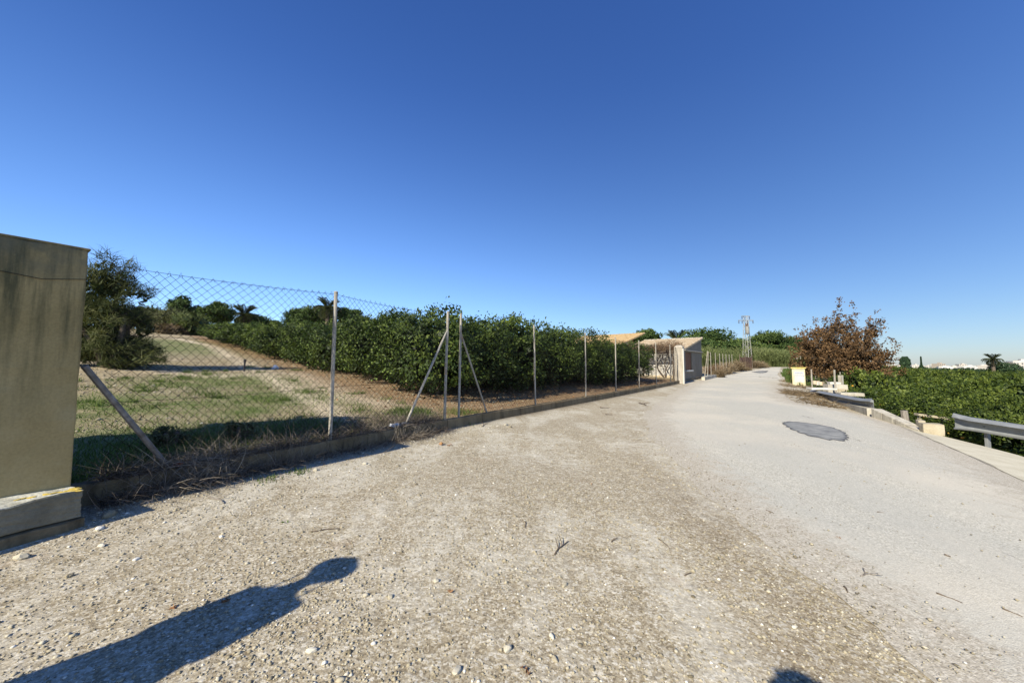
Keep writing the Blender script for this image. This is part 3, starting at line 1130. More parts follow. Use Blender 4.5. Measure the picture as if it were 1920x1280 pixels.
def kerb_wall(name, s0, s1, step, label, mat, top=.235, vfun=None, width=.16):
    r0 = root(name, (*kpt(s0), 0), label, 'kerb wall')
    s = s0
    k = 0
    while s < s1 - .05:
        L = min(step * random.uniform(.9, 1.1), s1 - s)
        if s1 - s - L < .15: L = s1 - s
        vf = vfun or (lambda q: vk(q))
        xa, ya = xy(s, vf(s)); xb, yb = xy(s + L, vf(s + L))
        a = Vector((float(xa), float(ya), 0)); bb = Vector((float(xb), float(yb), 0))
        dirv = (bb - a).normalized()
        left = Vector((-dirv.y, dirv.x, 0))
        a2 = a + dirv * .004; b2 = bb - dirv * .004
        off = random.uniform(-.006, .006)
        za = float(rz(s)) + top + random.uniform(-.006, .006); zb = float(rz(s + L)) + top + random.uniform(-.006, .006)
        zl = float(rz(s)) - .12
        mb = MB()
        nd = 4
        rows = []
        for i in range(nd + 1):
            f = i / nd
            p = a2.lerp(b2, f)
            zt = za + (zb - za) * f + random.uniform(-.004, .004)
            o1, o2 = off + random.uniform(-.003, .003), width + off
            rows.append([p + left * o1 + Vector((0, 0, zl)), p + left * (o1 + .002) + Vector((0, 0, zt - .014)), p + left * (o1 + .014) + Vector((0, 0, zt)), p + left * (o2 - .012) + Vector((0, 0, zt)), p + left * o2 + Vector((0, 0, zt - .012)), p + left * o2 + Vector((0, 0, zl))])
        vs = [p - Vector(r0.location) for rr in rows for p in rr]
        m_ = 6
        fs = [(i * m_ + j, i * m_ + (j + 1) % m_, (i + 1) * m_ + (j + 1) % m_, (i + 1) * m_ + j) for i in range(nd) for j in range(m_)]
        fs += [tuple(range(m_))[::-1], tuple(nd * m_ + j for j in range(m_))]
        mb.add(vs, fs)
        mb.build('kerb_block', mat, r0)
        s += L; k += 1
    return r0


kerb_wall('kerb_wall', -4.95, 0.0, .62, 'low dark concrete kerb below the fence from the near pillar to the corner post', M['kerb'])
kerb_wall('kerb_wall', 0.0, S_END, .9, 'long low concrete kerb under the straight fence up to the far gate pillar', M['kerb'])
s3, v3 = [float(q) for q in sv(*hit(1322, 713)[:2])]
s3e, v3e = [float(q) for q in sv(*hit(1362, 702)[:2])]
kerb_wall('kerb_wall', s3, s3e, .9, 'short pale kerb beyond the house where the second fence begins', M['concrete'], .25, lambda q: v3 + (v3e - v3) * (q - s3) / (s3e - s3), .22)

# ------------------------------------------------------------------ chain-link fences
def fence_frame(sa, sb, vf=None):
    vf = vf or (lambda q: vk(q) - .075)
    xa, ya = xy(sa, vf(sa)); xb, yb = xy(sb, vf(sb))
    return Vector((float(xa), float(ya), float(rz(sa)) + .235)), Vector((float(xb), float(yb), float(rz(sb)) + .235))


def wire_mesh(name, a, b, ha, hb, parent, pitch=.092, rad=.0029, jit=.004, base=.02, cell=None, seed=5, sag=.05):
    """chain link between two feet a and b"""
    g = np.random.default_rng(seed)
    a = np.array(a); b = np.array(b)
    L = np.linalg.norm((b - a)[:2])
    e = (b - a) / L
    nrm = np.array([-e[1], e[0], 0]); nrm /= np.linalg.norm(nrm)
    H = (ha + hb) / 2 - base
    half = pitch / 2
    rows = int(H / half)
    half_h = H / rows
    Vs, Fs, bofs = [], [], 0
    px_, pz_ = g.uniform(0, 6, 4), g.uniform(0, 6, 4)

    def pos(u, w):
        # u along, w up in 0..H ; smooth warp + node jitter
        hh = ha + (hb - ha) * u / L
        k = (hh - base) / H
        du = .02 * np.sin(u * 2.3 + w * 1.4 + px_[0]) + .012 * np.sin(u * 5 + w * 3 + px_[1])
        dw = .018 * np.sin(u * 1.9 + px_[2]) * (w / H) - sag * 4 * (u / L) * (1 - u / L) * (w / H)
        dn = .02 * np.sin(u * 3 + w * 2 + px_[3]) + .01 * np.sin(u * 7 + w * 5)
        P = a[None] + e[None] * (u + du)[:, None] + nrm[None] * dn[:, None]
        P[:, 2] += base + w * k + dw
        return P
    tri = np.array([0, 2 * math.pi / 3, 4 * math.pi / 3])
    ncol = int(L / half)
    for sgn in (1, -1):
        for c0 in range(-rows, ncol + rows + 1):
            if c0 % 2: continue
            i = np.arange(0, rows + 1)
            cu = (c0 + sgn * i) * half
            ok = (cu >= -1e-6) & (cu <= L + 1e-6)
            if ok.sum() < 2: continue
            i = i[ok]; cu = cu[ok]
            P = pos(cu, i * half_h)
            P += g.normal(0, jit * .5, P.shape)
            P += nrm * (.002 * sgn)
            k = len(P)
            up = np.array([0, 0, 1.])
            ring = (nrm[None] * np.cos(tri)[:, None] + up[None] * np.sin(tri)[:, None]) * rad
            V = (P[:, None, :] + ring[None]).reshape(-1, 3)
            idx = np.arange(k * 3).reshape(k, 3) + bofs
            F = np.stack([idx[:-1], np.roll(idx[:-1], -1, 1), np.roll(idx[1:], -1, 1), idx[1:]], -1).reshape(-1, 4)
            Vs.append(V); Fs.append(F); bofs += k * 3
    me = np_mesh(name, np.concatenate(Vs) - np.array(parent.location), np.concatenate(Fs))
    return link(name, me, M['wire'], parent, 'stuff'), pos, L, H


def line_wire(parent, a, b, h0, h1, sag=.04, r=.0022, n=12):
    mb = MB()
    o = Vector(parent.location)
    pts = []
    for i in range(n + 1):
        f = i / n
        p = Vector(a).lerp(Vector(b), f) + Vector((0, 0, h0 + (h1 - h0) * f - sag * 4 * f * (1 - f)))
        pts.append(p - o)
    mb.tube(pts, r, 4)
    mb.build('line_wire', M['wire'], parent)


def post(parent, p, h, r=.026, lean=(0, 0), mat=None, name='post'):
    mb = MB()
    o = Vector(parent.location)
    p = Vector(p) - o
    top = p + Vector((lean[0], lean[1], h))
    mb.tube([p + Vector((0, 0, -.15)), p.lerp(top, .5) + Vector((random.uniform(-.006, .006), 0, 0)), top], [r, r * .97, r * .96], 9)
    # a rounded cap
    mb.tube([top, top + Vector((0, 0, .012)), top + Vector((0, 0, .022))], [r * 1.15, r * 1.12, r * .5], 9)
    return mb.build(name, mat or M['post'], parent, smooth=False)


def strut(parent, p, q, r=.022, mat=None):
    mb = MB()
    o = Vector(parent.location)
    mb.tube([Vector(p) - o, Vector(q) - o], r, 8)
    return mb.build('strut', mat or M['post'], parent)


a, _ = fence_frame(-4.62, 0)
_, bq = fence_frame(-1, -.02)
F1 = root('chain_link_fence', a, 'sagging chain-link fence between the near pillar and the corner post', 'fence')
sP1 = -2.36
p1, _ = fence_frame(sP1, 0)
post(F1, p1, 2.12, .027, (.02, 0))
post(F1, bq, 2.1, .027, (.05, -.02))
wa = a + Vector((0, 0, .0))
wire_mesh('wire_mesh', wa, p1, 2.02, 2.10, F1, seed=3, sag=.02)
wire_mesh('wire_mesh', p1, bq, 2.10, 2.06, F1, seed=4, sag=.04)
for h0, h1, h2 in ((2.02, 2.10, 2.06), (1.36, 1.40, 1.38), (.72, .75, .74), (.12, .12, .12)):
    line_wire(F1, wa, p1, h0, h1, .02); line_wire(F1, p1, bq, h1, h2, .04 if h0 > 1 else .0)
# struts
sa_, _ = fence_frame(-4.08, 0)
strut(F1, (A.x + d1.x * .03 + nl1.x * .1, A.y + d1.y * .03 + nl1.y * .1, 1.30), (sa_.x, sa_.y, sa_.z - .04), .026, M['strut'])
sb_, _ = fence_frame(-1.02, 0)
strut(F1, (bq.x + .03, bq.y - .03, bq.z + 1.72), (sb_.x, sb_.y, sb_.z - .03), .022, M['post'])
# twists along the top wire
mb = MB()
for (p, q, h0, h1) in ((wa, p1, 2.02, 2.10), (p1, bq, 2.10, 2.06)):
    L = (q - p).length
    k = int(L / .092)
    for i in range(k):
        f = (i + .5) / k
        c_ = p.lerp(q, f) + Vector((0, 0, h0 + (h1 - h0) * f - .035 * 4 * f * (1 - f))) - Vector(F1.location)
        e_ = (q - p).normalized()
        mb.tube([c_ - e_ * .018 + Vector((0, 0, -.01)), c_ + Vector((0, 0, .034 + random.uniform(-.012, .01))), c_ + e_ * .016 + Vector((0, 0, -.01))], .0026, 3, False)
mb.build('wire_twists', M['wire'], F1, kind='stuff')

a2_, _ = fence_frame(.28, 1)
F2 = root('chain_link_fence', a2_, 'long straight chain-link fence in front of the citrus trees up to the far pillar', 'fence')
_, e2 = fence_frame(1, S_END - .1)
# posts where the photograph shows them
ps = []
for px in (861, 1003.5, 1097, 1153.5, 1197, 1229, 1256):
    r_ = (px - 960) / 700
    # intersect the sight line with the fence line
    x0, y0 = xy(0, -.075)
    t_ = (x0 - r_ * y0) / (r_ * D[1] - D[0])
    ps.append(float(t_))
pp = [fence_frame(s_, 1)[0] for s_ in ps]
lean = [(.03, .0), (-.03, 0), (.01, 0), (.02, 0), (.03, 0), (.02, 0), (.01, 0)]
for p, l in zip(pp, lean):
    post(F2, p, 2.1, .024, l)
prev = None
nodes = pp + [e2]
for i in range(len(nodes) - 1):
    wire_mesh('wire_mesh', nodes[i], nodes[i + 1], 2.02, 2.02, F2, seed=20 + i, jit=.003, rad=.0023, sag=.03)
    for h in (2.02, 1.38, .74, .1):
        line_wire(F2, nodes[i], nodes[i + 1], h, h, .03 if h > 1.5 else .01, .002, 6)
se, _ = fence_frame(1.27, 1)
strut(F2, (pp[0].x + .03, pp[0].y + .02, pp[0].z + 1.7), (se.x, se.y, se.z - .03), .02)

# second fence beyond the house
def px_on_line(px, P, Q):
    r_ = (px - 960) / 700
    e_ = (Q[0] - P[0], Q[1] - P[1])
    t_ = (P[0] - r_ * P[1]) / (r_ * e_[1] - e_[0])
    return Vector((P[0] + e_[0] * t_, P[1] + e_[1] * t_, 0))


L3a = np.array(xy(s3, v3 - .1)); L3b = np.array(xy(s3e, v3e - .1))
L3b = L3a + (L3b - L3a) * 2.2
f3 = [px_on_line(px, L3a, L3b) for px in (1319, 1325, 1332, 1341, 1349, 1355, 1361, 1367, 1372)]
for p in f3: p.z = gz(p.x, p.y) + .12
F3 = root('chain_link_fence', f3[0], 'far chain-link fence of close grey posts beside the bend in the road', 'fence')
for i, p in enumerate(f3):
    q = post(F3, p, 1.95 - .03 * i, .026, (.12 if i == 1 else (.3 if i == 0 else .0), 0))
for i in range(1, len(f3) - 1):
    for h in (1.9, 1.3, .6):
        line_wire(F3, f3[i], f3[i + 1], h, h, .01, .002, 3)

# ------------------------------------------------------------------ far gate pillar and house
pz = xy(S_END + .28, -.02)
hp = Vector((float(pz[0]), float(pz[1]), 0))
gb = float(rz(S_END)) - .05
rot2 = math.atan2(D[1], D[0])
gp2 = root('gate_pillar', (hp.x, hp.y, gb), 'pale gate pillar with a domed top at the end of the fence beside the house', 'pillar')
b = MB(); b.box((0, 0, 1.13), (.50, .50, 2.26), rot2); b.build('shaft', M['pale_render'], gp2, bevel=.02)
b = MB()
b.box((0, 0, 2.31), (.52, .52, .10), rot2, .88); b.box((0, 0, 2.40), (.44, .44, .08), rot2, .55)
b.build('cap', M['pale_render'], gp2, bevel=.02)
b = MB()
ex = Vector((D[0], D[1], 0)); ey = Vector((NL[0], NL[1], 0))
q = ex * -.0 - ey * .27
b.box((q.x - ex.x * .26, q.y - ex.y * .26, 1.12), (.06, .06, 2.2), rot2); b.build('corner_bead', M['white'], gp2, bevel=.008)

# house: corner nearest the road, walls along h1 (up the road) and h2 (to the left)
hc = hit(1284, 715.5)
ga = R(90) - R(38.2)
h1 = Vector((math.cos(ga), math.sin(ga), 0)); h2 = Vector((-h1.y, h1.x, 0))
H0 = Vector((float(hc[0]), float(hc[1]), float(hc[2]) - .1))
house = root('farmhouse', H0, 'low old house with an ochre mono-pitch tiled roof and a brown shuttered side window', 'house')
LS, LF = 5.3, 4.3
zr = 2.2


def wallbox(name, p, along, L, t_, z0, z1, mat, parent=house, bev=.0):
    """box from p, running `along` for L, thickness t_ to the left of it"""
    left = Vector((-along.y, along.x, 0))
    c_ = p + along * (L / 2) + left * (t_ / 2)
    mb = MB(); mb.box((c_.x, c_.y, (z0 + z1) / 2), (L, abs(t_), z1 - z0), math.atan2(along.y, along.x))
    return mb.build(name, mat, parent, bevel=bev)


O = Vector((0, 0, 0))
# side wall with a window hole: built of four pieces round the opening
w0, w1, wz0, wz1 = .35, 2.1, .86, 2.06
sw = MB()
def piece(x0, x1, z0, z1, mb=sw):
    c_ = h1 * ((x0 + x1) / 2) + h2 * .14
    mb.box((c_.x, c_.y, (z0 + z1) / 2), (x1 - x0, .28, z1 - z0), ga)
# one wall mesh: outline with hole and gable
oa = [(0, 0), (LS, 0), (LS, 3.18), (0, 2.22)]
ia = [(w0, wz0), (w1, wz0), (w1, wz1), (w0, wz1)]
vs = []
for dep in (0, .28):
    for (x, z) in oa + ia:
        p = h1 * x + h2 * dep
        vs.append((p.x, p.y, z))
fs = []
for k in range(4):
    fs.append((k, (k + 1) % 4, 4 + (k + 1) % 4, 4 + k))
    fs.append((8 + k, 8 + 4 + k, 8 + 4 + (k + 1) % 4, 8 + (k + 1) % 4))
    fs.append((k, 8 + k, 8 + (k + 1) % 4, (k + 1) % 4))
    fs.append((4 + k, 4 + (k + 1) % 4, 12 + (k + 1) % 4, 12 + k))
sw = MB(); sw.add(vs, fs)
sw.build('side_wall', M['greywall'], house)
# shutter boards
sh = root('shutter', O, None, None); sh.parent = house; del_ = sh
for k in range(7):
    x = w0 + .02 + (w1 - w0 - .04) * (k + .5) / 7
    p = h1 * x + h2 * (.08 + random.uniform(-.008, .008))
    mb = MB(); mb.box((p.x, p.y, (wz0 + wz1) / 2), ((w1 - w0 - .04) / 7 - .012, .035, wz1 - wz0 - .04), ga)
    mb.build('board', M['wood'], sh)
p = h1 * ((w0 + w1) / 2) + h2 * .06 - h2 * .07
mb = MB(); mb.box((p.x, p.y, wz0 - .06), (w1 - w0 + .1, .16, .1), ga); mb.build('sill', M['white'], house, bevel=.01)
p = h1 * (LS / 2) - h2 * .04
mb = MB(); mb.box((p.x, p.y, 2.17), (LS + .1, .12, .07), ga); mb.build('ledge', M['pale_render'], house, bevel=.01)
# front wall (faces the camera)
fw = MB()
c_ = h1 * .13 + h2 * (.28 + (LF - .28) / 2)
fw.box((c_.x, c_.y, 1.1 + .26), (.26, LF - .28, 1.72), ga)
fw.build('front_wall', M['white_plaster'], house)
fb = MB(); c_ = h1 * .12 + h2 * (.282 + (LF - .28) / 2)
fb.box((c_.x, c_.y, .25), (.30, LF - .28, .5), ga); fb.build('stone_base', M['stone_base'], house, bevel=.02)
# back and far walls
p = h1 * (LS - .13) + h2 * (LF / 2 + .14); mb = MB(); mb.box((p.x, p.y, 1.5), (.26, LF - .3, 3.0), ga); mb.build('back_wall', M['greywall'], house)


def roof(name, mat, x0, x1, y0, y1, z0, z1, parent, pitch=.24):
    """tiled slope rising with x (h1), ribs running up the slope; y along h2"""
    ny = int((y1 - y0) / pitch * 6)
    nx = 12
    V, F = [], []
    for i in range(nx + 1):
        for j in range(ny + 1):
            x = x0 + (x1 - x0) * i / nx
            y = y0 + (y1 - y0) * j / ny
            z = z0 + (z1 - z0) * i / nx + .035 * abs(math.sin((y - y0) * math.pi / pitch)) + (.018 if i % 2 else 0)
            p = h1 * x + h2 * y
            V.append((p.x, p.y, z))
    b0 = len(V)
    for i in range(nx + 1):
        for j in range(ny + 1):
            q = V[i * (ny + 1) + j]
            V.append((q[0], q[1], z0 + (z1 - z0) * i / nx - .1))
    m_ = ny + 1
    for i in range(nx):
        for j in range(ny):
            F.append((i * m_ + j, (i + 1) * m_ + j, (i + 1) * m_ + j + 1, i * m_ + j + 1))
            F.append((b0 + i * m_ + j, b0 + i * m_ + j + 1, b0 + (i + 1) * m_ + j + 1, b0 + (i + 1) * m_ + j))
    for i in range(nx):
        F.append((i * m_, b0 + i * m_, b0 + (i + 1) * m_, (i + 1) * m_))
        F.append((i * m_ + ny, (i + 1) * m_ + ny, b0 + (i + 1) * m_ + ny, b0 + i * m_ + ny))
    for j in range(ny):
        F.append((j, j + 1, b0 + j + 1, b0 + j))
        k = nx * m_
        F.append((k + j, b0 + k + j, b0 + k + j + 1, k + j + 1))
    mb = MB(); mb.add(V, F)
    return mb.build(name, mat, parent)


roof('roof', M['roof2'], -.25, LS + .1, -.06, LF + .1, 2.22, 3.26, house)
mb = MB()
q0 = h1 * (LS + .05) - h2 * .1; q1 = h1 * (LS + .05) + h2 * (LF + .15)
for k in range(14):
    f0, f1 = k / 14, (k + .93) / 14
    mb.tube([q0.lerp(q1, f0) + Vector((0, 0, 3.28)), q0.lerp(q1, f1) + Vector((0, 0, 3.27))], [.085, .075], 7)
mb.build('ridge_tiles', M['pale_render'], house)
# taller wing to the left
wing = root('farmhouse_wing', H0 + h2 * (LF + .12), 'left wing of the house with a brighter ochre roof above the trees', 'house')
WL = 6.0
mb = MB(); c_ = h1 * (2.6) + h2 * (WL / 2); mb.box((c_.x, c_.y, 1.25), (4.9, WL - .1, 2.5), ga); mb.build('wall', M['white_plaster'], wing)
roof('roof', M['roof'], -.3, 5.6, -.05, WL, 2.62, 3.95, wing)
house_d = (h1, h2, H0)

# pergola with dried vine, in front of the front wall
pg = root('pergola', H0 - h1 * 1.15 + h2 * .2, 'rough timber pergola carrying a brown dried vine against the white house wall', 'pergola')
for yy in (0.2, 2.1, 3.9):
    mb = MB(); p = h2 * yy; mb.tube([(p.x, p.y, -.1), (p.x + .03, p.y, 1.0), (p.x, p.y, 2.02)], [.05, .045, .04], 6); mb.build('post', M['bark'], pg)
mb = MB(); p = h2 * -.1; q = h2 * 4.3; mb.tube([(p.x, p.y, 2.06), (q.x, q.y, 2.0)], [.05, .045], 6); mb.build('beam', M['bark'], pg)
for k in range(8):
    p = h2 * (k * .58) - h1 * .15; q = p + h1 * 1.35
    mb = MB(); mb.tube([(p.x, p.y, 2.12), (q.x, q.y, 2.2)], [.03, .025], 5); mb.build('rafter', M['bark'], pg)
vn = root('dried_vine', H0 - h1 * .4 + h2 * .2, 'leafless brown vine with twisting stems climbing over the pergola', 'vine')
mb = MB()
g_ = random.Random(9)
for yy, lean_ in ((.9, .5), (1.3, -.6), (2.5, .7), (3.0, -.4), (3.4, .3)):
    pts = []
    for i in range(9):
        f = i / 8
        p = h2 * (yy + lean_ * math.sin(f * 2.4) + .12 * math.sin(f * 9 + yy * 3)) + h1 * (.18 - .1 * f)
        pts.append((p.x, p.y, -.1 + 2.2 * f))
    mb.tube(pts, [.045 - .02 * i / 8 for i in range(9)], 5)
for k in range(26):
    y0_ = g_.uniform(0, 4); p = h2 * y0_ + h1 * .12
    q = p + h2 * g_.uniform(-.7, .7)
    mb.tube([(p.x, p.y, g_.uniform(.3, 1.6)), ((p.x + q.x) / 2, (p.y + q.y) / 2, g_.uniform(1, 1.9)), (q.x, q.y, g_.uniform(1.5, 2.1))], [.02, .014, .008], 4)
mb.build('stems', M['bark'], vn, smooth=True)
g = np.random.default_rng(77)
n = 5200
yy = g.uniform(-.1, 5.2, n); xx = g.uniform(-1.0, .95, n)
hh = 2.12 + .25 * np.clip(xx + .4, 0, 2) + np.abs(g.normal(0, .17, n)) * (1 + .5 * np.sin(yy * 2.1)) - .25 * (g.random(n) < .3) * g.random(n)
P_ = np.stack([h2.x * yy + h1.x * xx, h2.y * yy + h1.y * xx, hh], -1)
S_ = strands(P_, rdir(n, g) * np.array([1, 1, .6]), g.uniform(.12, .4, n), .022, g.normal(0, .25, (n, 3)), g.uniform(0, 1, n), 3, g)
link('twigs', leafmesh('twigs', S_), M['vine'], vn)

# ------------------------------------------------------------------ citrus trees on the left
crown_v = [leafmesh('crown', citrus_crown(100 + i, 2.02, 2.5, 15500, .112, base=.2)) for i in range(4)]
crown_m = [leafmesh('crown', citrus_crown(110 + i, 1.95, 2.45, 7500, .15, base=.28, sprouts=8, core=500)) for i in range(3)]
trunks = [trunk_mesh(5 + i) for i in range(3)]
fr_l = [fruit_mesh(3 + i, 85, 0, .35, 1.7, 1.90, .036) for i in range(2)]


def citrus(name, x, y, crown, trunk, mat, label, group, rot, sc, fruit=None, fmat=None, cat='citrus tree'):
    o = tree_root(name, x, y, label, cat, group, rot, .02, sc)
    link('crown', crown, mat, o)
    link('trunk', trunk, M['bark'], o)
    if fruit is not None: link('fruit', fruit, fmat, o, 'stuff')
    return o


for m_ in crown_v + crown_m: m_.materials.append(M['citrus'])
for m_ in trunks: m_.materials.append(M['bark'])
for m_ in fr_l: m_.materials.append(M['fruit_green'])
ROWN = np.array([ROWD[1], -ROWD[0]])      # across the rows, along the fence
order = ['first', 'second', 'third', 'fourth', 'fifth', 'sixth', 'seventh', 'eighth', 'ninth', 'tenth', 'eleventh', 'twelfth', 'thirteenth', 'fourteenth', 'fifteenth']
row_desc = ['the row bordering the open field', 'the second orchard row', 'the third orchard row', 'the fourth orchard row', 'the orchard row nearest the house']
SROW = [2.35, 5.75, 9.0, 12.2, 15.1]
UROW = [2.9, 2.75, 2.7, 2.5, 2.3]
base0 = np.array(xy(SROW[0], -UROW[0]))
GRP = 'citrus trees in the fenced orchard'
nrow = 5
for r_ in range(nrow):
    # rows end about 2.4 m inside the fence
    for k in range(14 if r_ == 0 else 5):
        p = np.array(xy(SROW[r_], -UROW[r_])) + ROWD * (3.5 * k) + rng.normal(0, .12, 2)
        s_, v_ = sv(p[0], p[1])
        if s_ > S_END - 2.5 + (0 if k == 0 else 2) and k < 2: pass
        sc = ([.97, .84, .93, .82][k % 4] if r_ == 0 else .92) + rng.normal(0, .03)
        zf = [1.0, .98, .97, .80, .80][r_] * (1 if k == 0 else .97)
        if r_ == 0: zf = [1.0, .93, .87, .83, .78][k] if k < 5 else .74
        elif k: zf *= .9
        near = k < 5 and r_ < 4 and k < (5 if r_ == 0 else 2)
        cv = crown_v[(r_ * 2 + k) % 4] if near else crown_m[(r_ + k) % 3]
        if r_ >= 4: cv = crown_v[1] if k == 0 else cv
        lab = 'dark green citrus tree, %s from the fence in %s' % (order[k], row_desc[r_])
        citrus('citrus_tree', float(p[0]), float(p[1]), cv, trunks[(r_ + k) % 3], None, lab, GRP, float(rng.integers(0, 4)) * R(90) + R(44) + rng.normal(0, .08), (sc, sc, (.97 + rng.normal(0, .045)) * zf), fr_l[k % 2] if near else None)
# ------------------------------------------------------------------ trees up the field
def place_px(px, depth):
    x = (px - 960) / 700 * depth
    return float(x), float(depth)


def height_to(px, pytop, depth, x, y):
    """height a thing at (x, y) needs for its top to reach that sight line"""
    return float(atd(px, pytop, y)[2] - gz(x, y))


bark_pine = trunk_mesh(31, .16, 2.6, 1.6, 6)
bark_pine.materials.append(M['bark'])


def pine(px, top, depth, r, label, seed, z0f=.18, n=9500, group='round pines behind the field', mat='pine', flat=.62, L=.34, base=None):
    x, y = place_px(px, depth)
    h = height_to(px, top, depth, x, y)
    o = tree_root('pine_tree', x, y, label, 'pine tree', group)
    bl = pine_blobs(seed, r, h, h * z0f, 40, flat)
    link('crown', leafmesh('crown', blob_crown(seed, bl, n, L, L * .55, .2, .18, core=.08)), M[mat], o)
    mb = MB()
    mb.tube([(0, 0, -.4), (.1, .05, h * .35), (0, 0, h * .7)], [.22, .17, .07], 7)
    g = random.Random(seed)
    for i in range(6):
        th = i * 1.05 + g.uniform(-.3, .3)
        mb.tube([(.08, .04, h * (.2 + .06 * i)), (r * .6 * math.cos(th), r * .6 * math.sin(th), h * (.42 + .06 * i))], [.1, .04], 5)
    mb.build('trunk', M['bark'], o, smooth=True)
    return o


pine(341, 557, 74, 3.2, 'round-topped pine behind the grey scrub, left of the broad dark pine', 1)
pine(403, 566, 72, 3.4, 'broad dark pine with a flat base between the scrub and the palm', 2)
pine(280, 573, 90, 3.6, 'small pine crown peeping over the grey scrub on the left', 3)
pine(235, 578, 95, 4.5, 'low pine crown beside the feathery tree', 4)
pine(572, 571, 76, 4.6, 'wide low pine left of the palm beyond the orchard', 5, flat=.55, n=12000)
pine(600, 575, 80, 3.6, 'low pine crown directly behind the second palm', 6)
pine(655, 572, 74, 3.0, 'pine crown just right of the second fence post', 7)
pine(507, 599, 110, 3.2, 'tiny far pine between the palm and the wide low pine', 8)
pine(470, 590, 82, 4.2, 'low dark pine mass under the first palm', 9)
GP = 'pines behind the house and reeds'
pine(1212, 616, 62, 3.0, 'small pine showing above the ochre roof', 11, group=GP)
pine(1327, 622, 56, 5.2, 'bright broad pine right behind the house roof', 12, group=GP, n=12000, z0f=.05)
pine(1305, 634, 52, 4.0, 'dark pine against the gable of the house', 13, group=GP, z0f=.02)
pine(1352, 650, 66, 4.2, 'low pine thicket right of the house', 14, group=GP, z0f=.0)
pine(1385, 636, 74, 4.6, 'mid-height pine left of the lattice pylon', 15, group=GP, z0f=.0)
pine(1441, 616, 76, 5.6, 'tallest domed pine right of the lattice pylon', 16, group=GP, n=14000, z0f=.0, flat=.5)
pine(1420, 640, 74, 3.6, 'dark pine shoulder directly behind the pylon', 19, group=GP, z0f=.0)
pine(1482, 628, 78, 5.4, 'second domed pine left of the brown-leaved tree', 17, group=GP, n=12000, z0f=.0, flat=.5)
pine(1530, 650, 82, 5.4, 'low pine half hidden behind the brown-leaved tree', 18, group=GP, z0f=.0)


def palm(px, top, depth, r, label, seed, mat='palm', nf=46, group=None, skirt=True):
    x, y = place_px(px, depth)
    h = height_to(px, top, depth, x, y)
    o = tree_root('palm_tree', x, y, label, 'palm tree', group)
    th_ = max(h - r * .75, 1)
    mb = MB()
    pts = [(0.05 * math.sin(i), 0, -.3 + (th_ + .3) * i / 12) for i in range(13)]
    mb.tube(pts, [.30 + .03 * (i % 2) for i in range(13)], 9)
    mb.build('trunk', M['bark'], o)
    g = np.random.default_rng(seed)
    meshes = []
    for q in range(3):
        sag_ = (1.2, 1.9, 2.5)[q]
        nl = 46
        t_ = np.linspace(0.02, 1, nl)
        ang = (1.35, .75, .05)[q] - sag_ * t_
        dx = np.cumsum(np.cos(ang)) / nl * r; dz = np.cumsum(np.sin(ang)) / nl * r
        mid = np.stack([dx, np.zeros(nl), dz], -1)
        parts = []
        for sgn in (1, -1):
            a_ = unit(np.stack([np.full(nl, .55), sgn * np.full(nl, 1.), np.full(nl, -.25)], -1) + g.normal(0, .12, (nl, 3)))
            ll = r * .20 * np.sin(np.clip(t_ * 2.6 + .35, 0, 3.0)) + .06
            parts.append(quads(mid + a_ * (ll * .5)[:, None], a_, np.tile([1., 0, 0.3], (nl, 1)), ll, r * .05, g.uniform(.2, .9, nl)))
        k = len(mid)
        parts.append(strands(mid[:-1], np.diff(mid, axis=0), np.linalg.norm(np.diff(mid, axis=0), axis=1) * 1.1, .05, np.zeros((k - 1, 3)), np.full(k - 1, .7), 1, g))
        me = leafmesh('frond', join(*parts))
        me.materials.append(M[mat])
        meshes.append(me)
    for i in range(nf):
        f = link('frond', meshes[min(2, int(3 * i / nf))], None, o)
        f.location = (0, 0, th_)
        f.rotation_euler = (0, float(g.uniform(-.15, .15)), i * 2.399 + float(g.uniform(-.2, .2)))
    return o


GPL = 'palms beyond the fields'
palm(455, 570, 78, 3.2, 'grey-green palm with drooping fronds left of the wide low pine', 1, group=GPL)
palm(611, 557, 70, 2.9, 'tall palm just left of the second fence post', 2, group=GPL)
palm(1270, 618, 60, 2.6, 'palm top poking over the ridge of the house roof', 3, group=GPL)

# grey scrub
def bush(name, px, top, depth, r, label, seed, mat, n=4200, L=.22, W=.08, cat='bush', group=None, sq=.8, up=.2, sc=None, xyp=None, nb=26, core=.08, h=None):
    x, y = xyp or place_px(px, depth)
    if h is None: h = height_to(px, top, depth, x, y)
    o = tree_root(name, x, y, label, cat, group)
    g = np.random.default_rng(seed)
    bl = []
    for i in range(nb):
        d = rdir(1, g)[0]
        rr = r * g.uniform(.25, .45)
        q = g.uniform(.3, .8)
        bl.append((d[0] * q * r, d[1] * q * r, max(rr * sq * .6, h * .5 + d[2] * q * h * .5), rr, rr, min(rr * sq, h * .3)))
    link('crown', leafmesh('crown', blob_crown(seed, bl, n, L, W, up, .2, core=core)), M[mat], o)
    mb = MB()
    gg = random.Random(seed)
    for i in range(5):
        th = i * 1.3
        mb.tube([(0, 0, -.1), (r * .3 * math.cos(th), r * .3 * math.sin(th), h * .35), (r * .5 * math.cos(th), r * .5 * math.sin(th), h * .7)], [.06, .045, .02], 5)
    mb.build('stems', M['bark'], o)
    return o


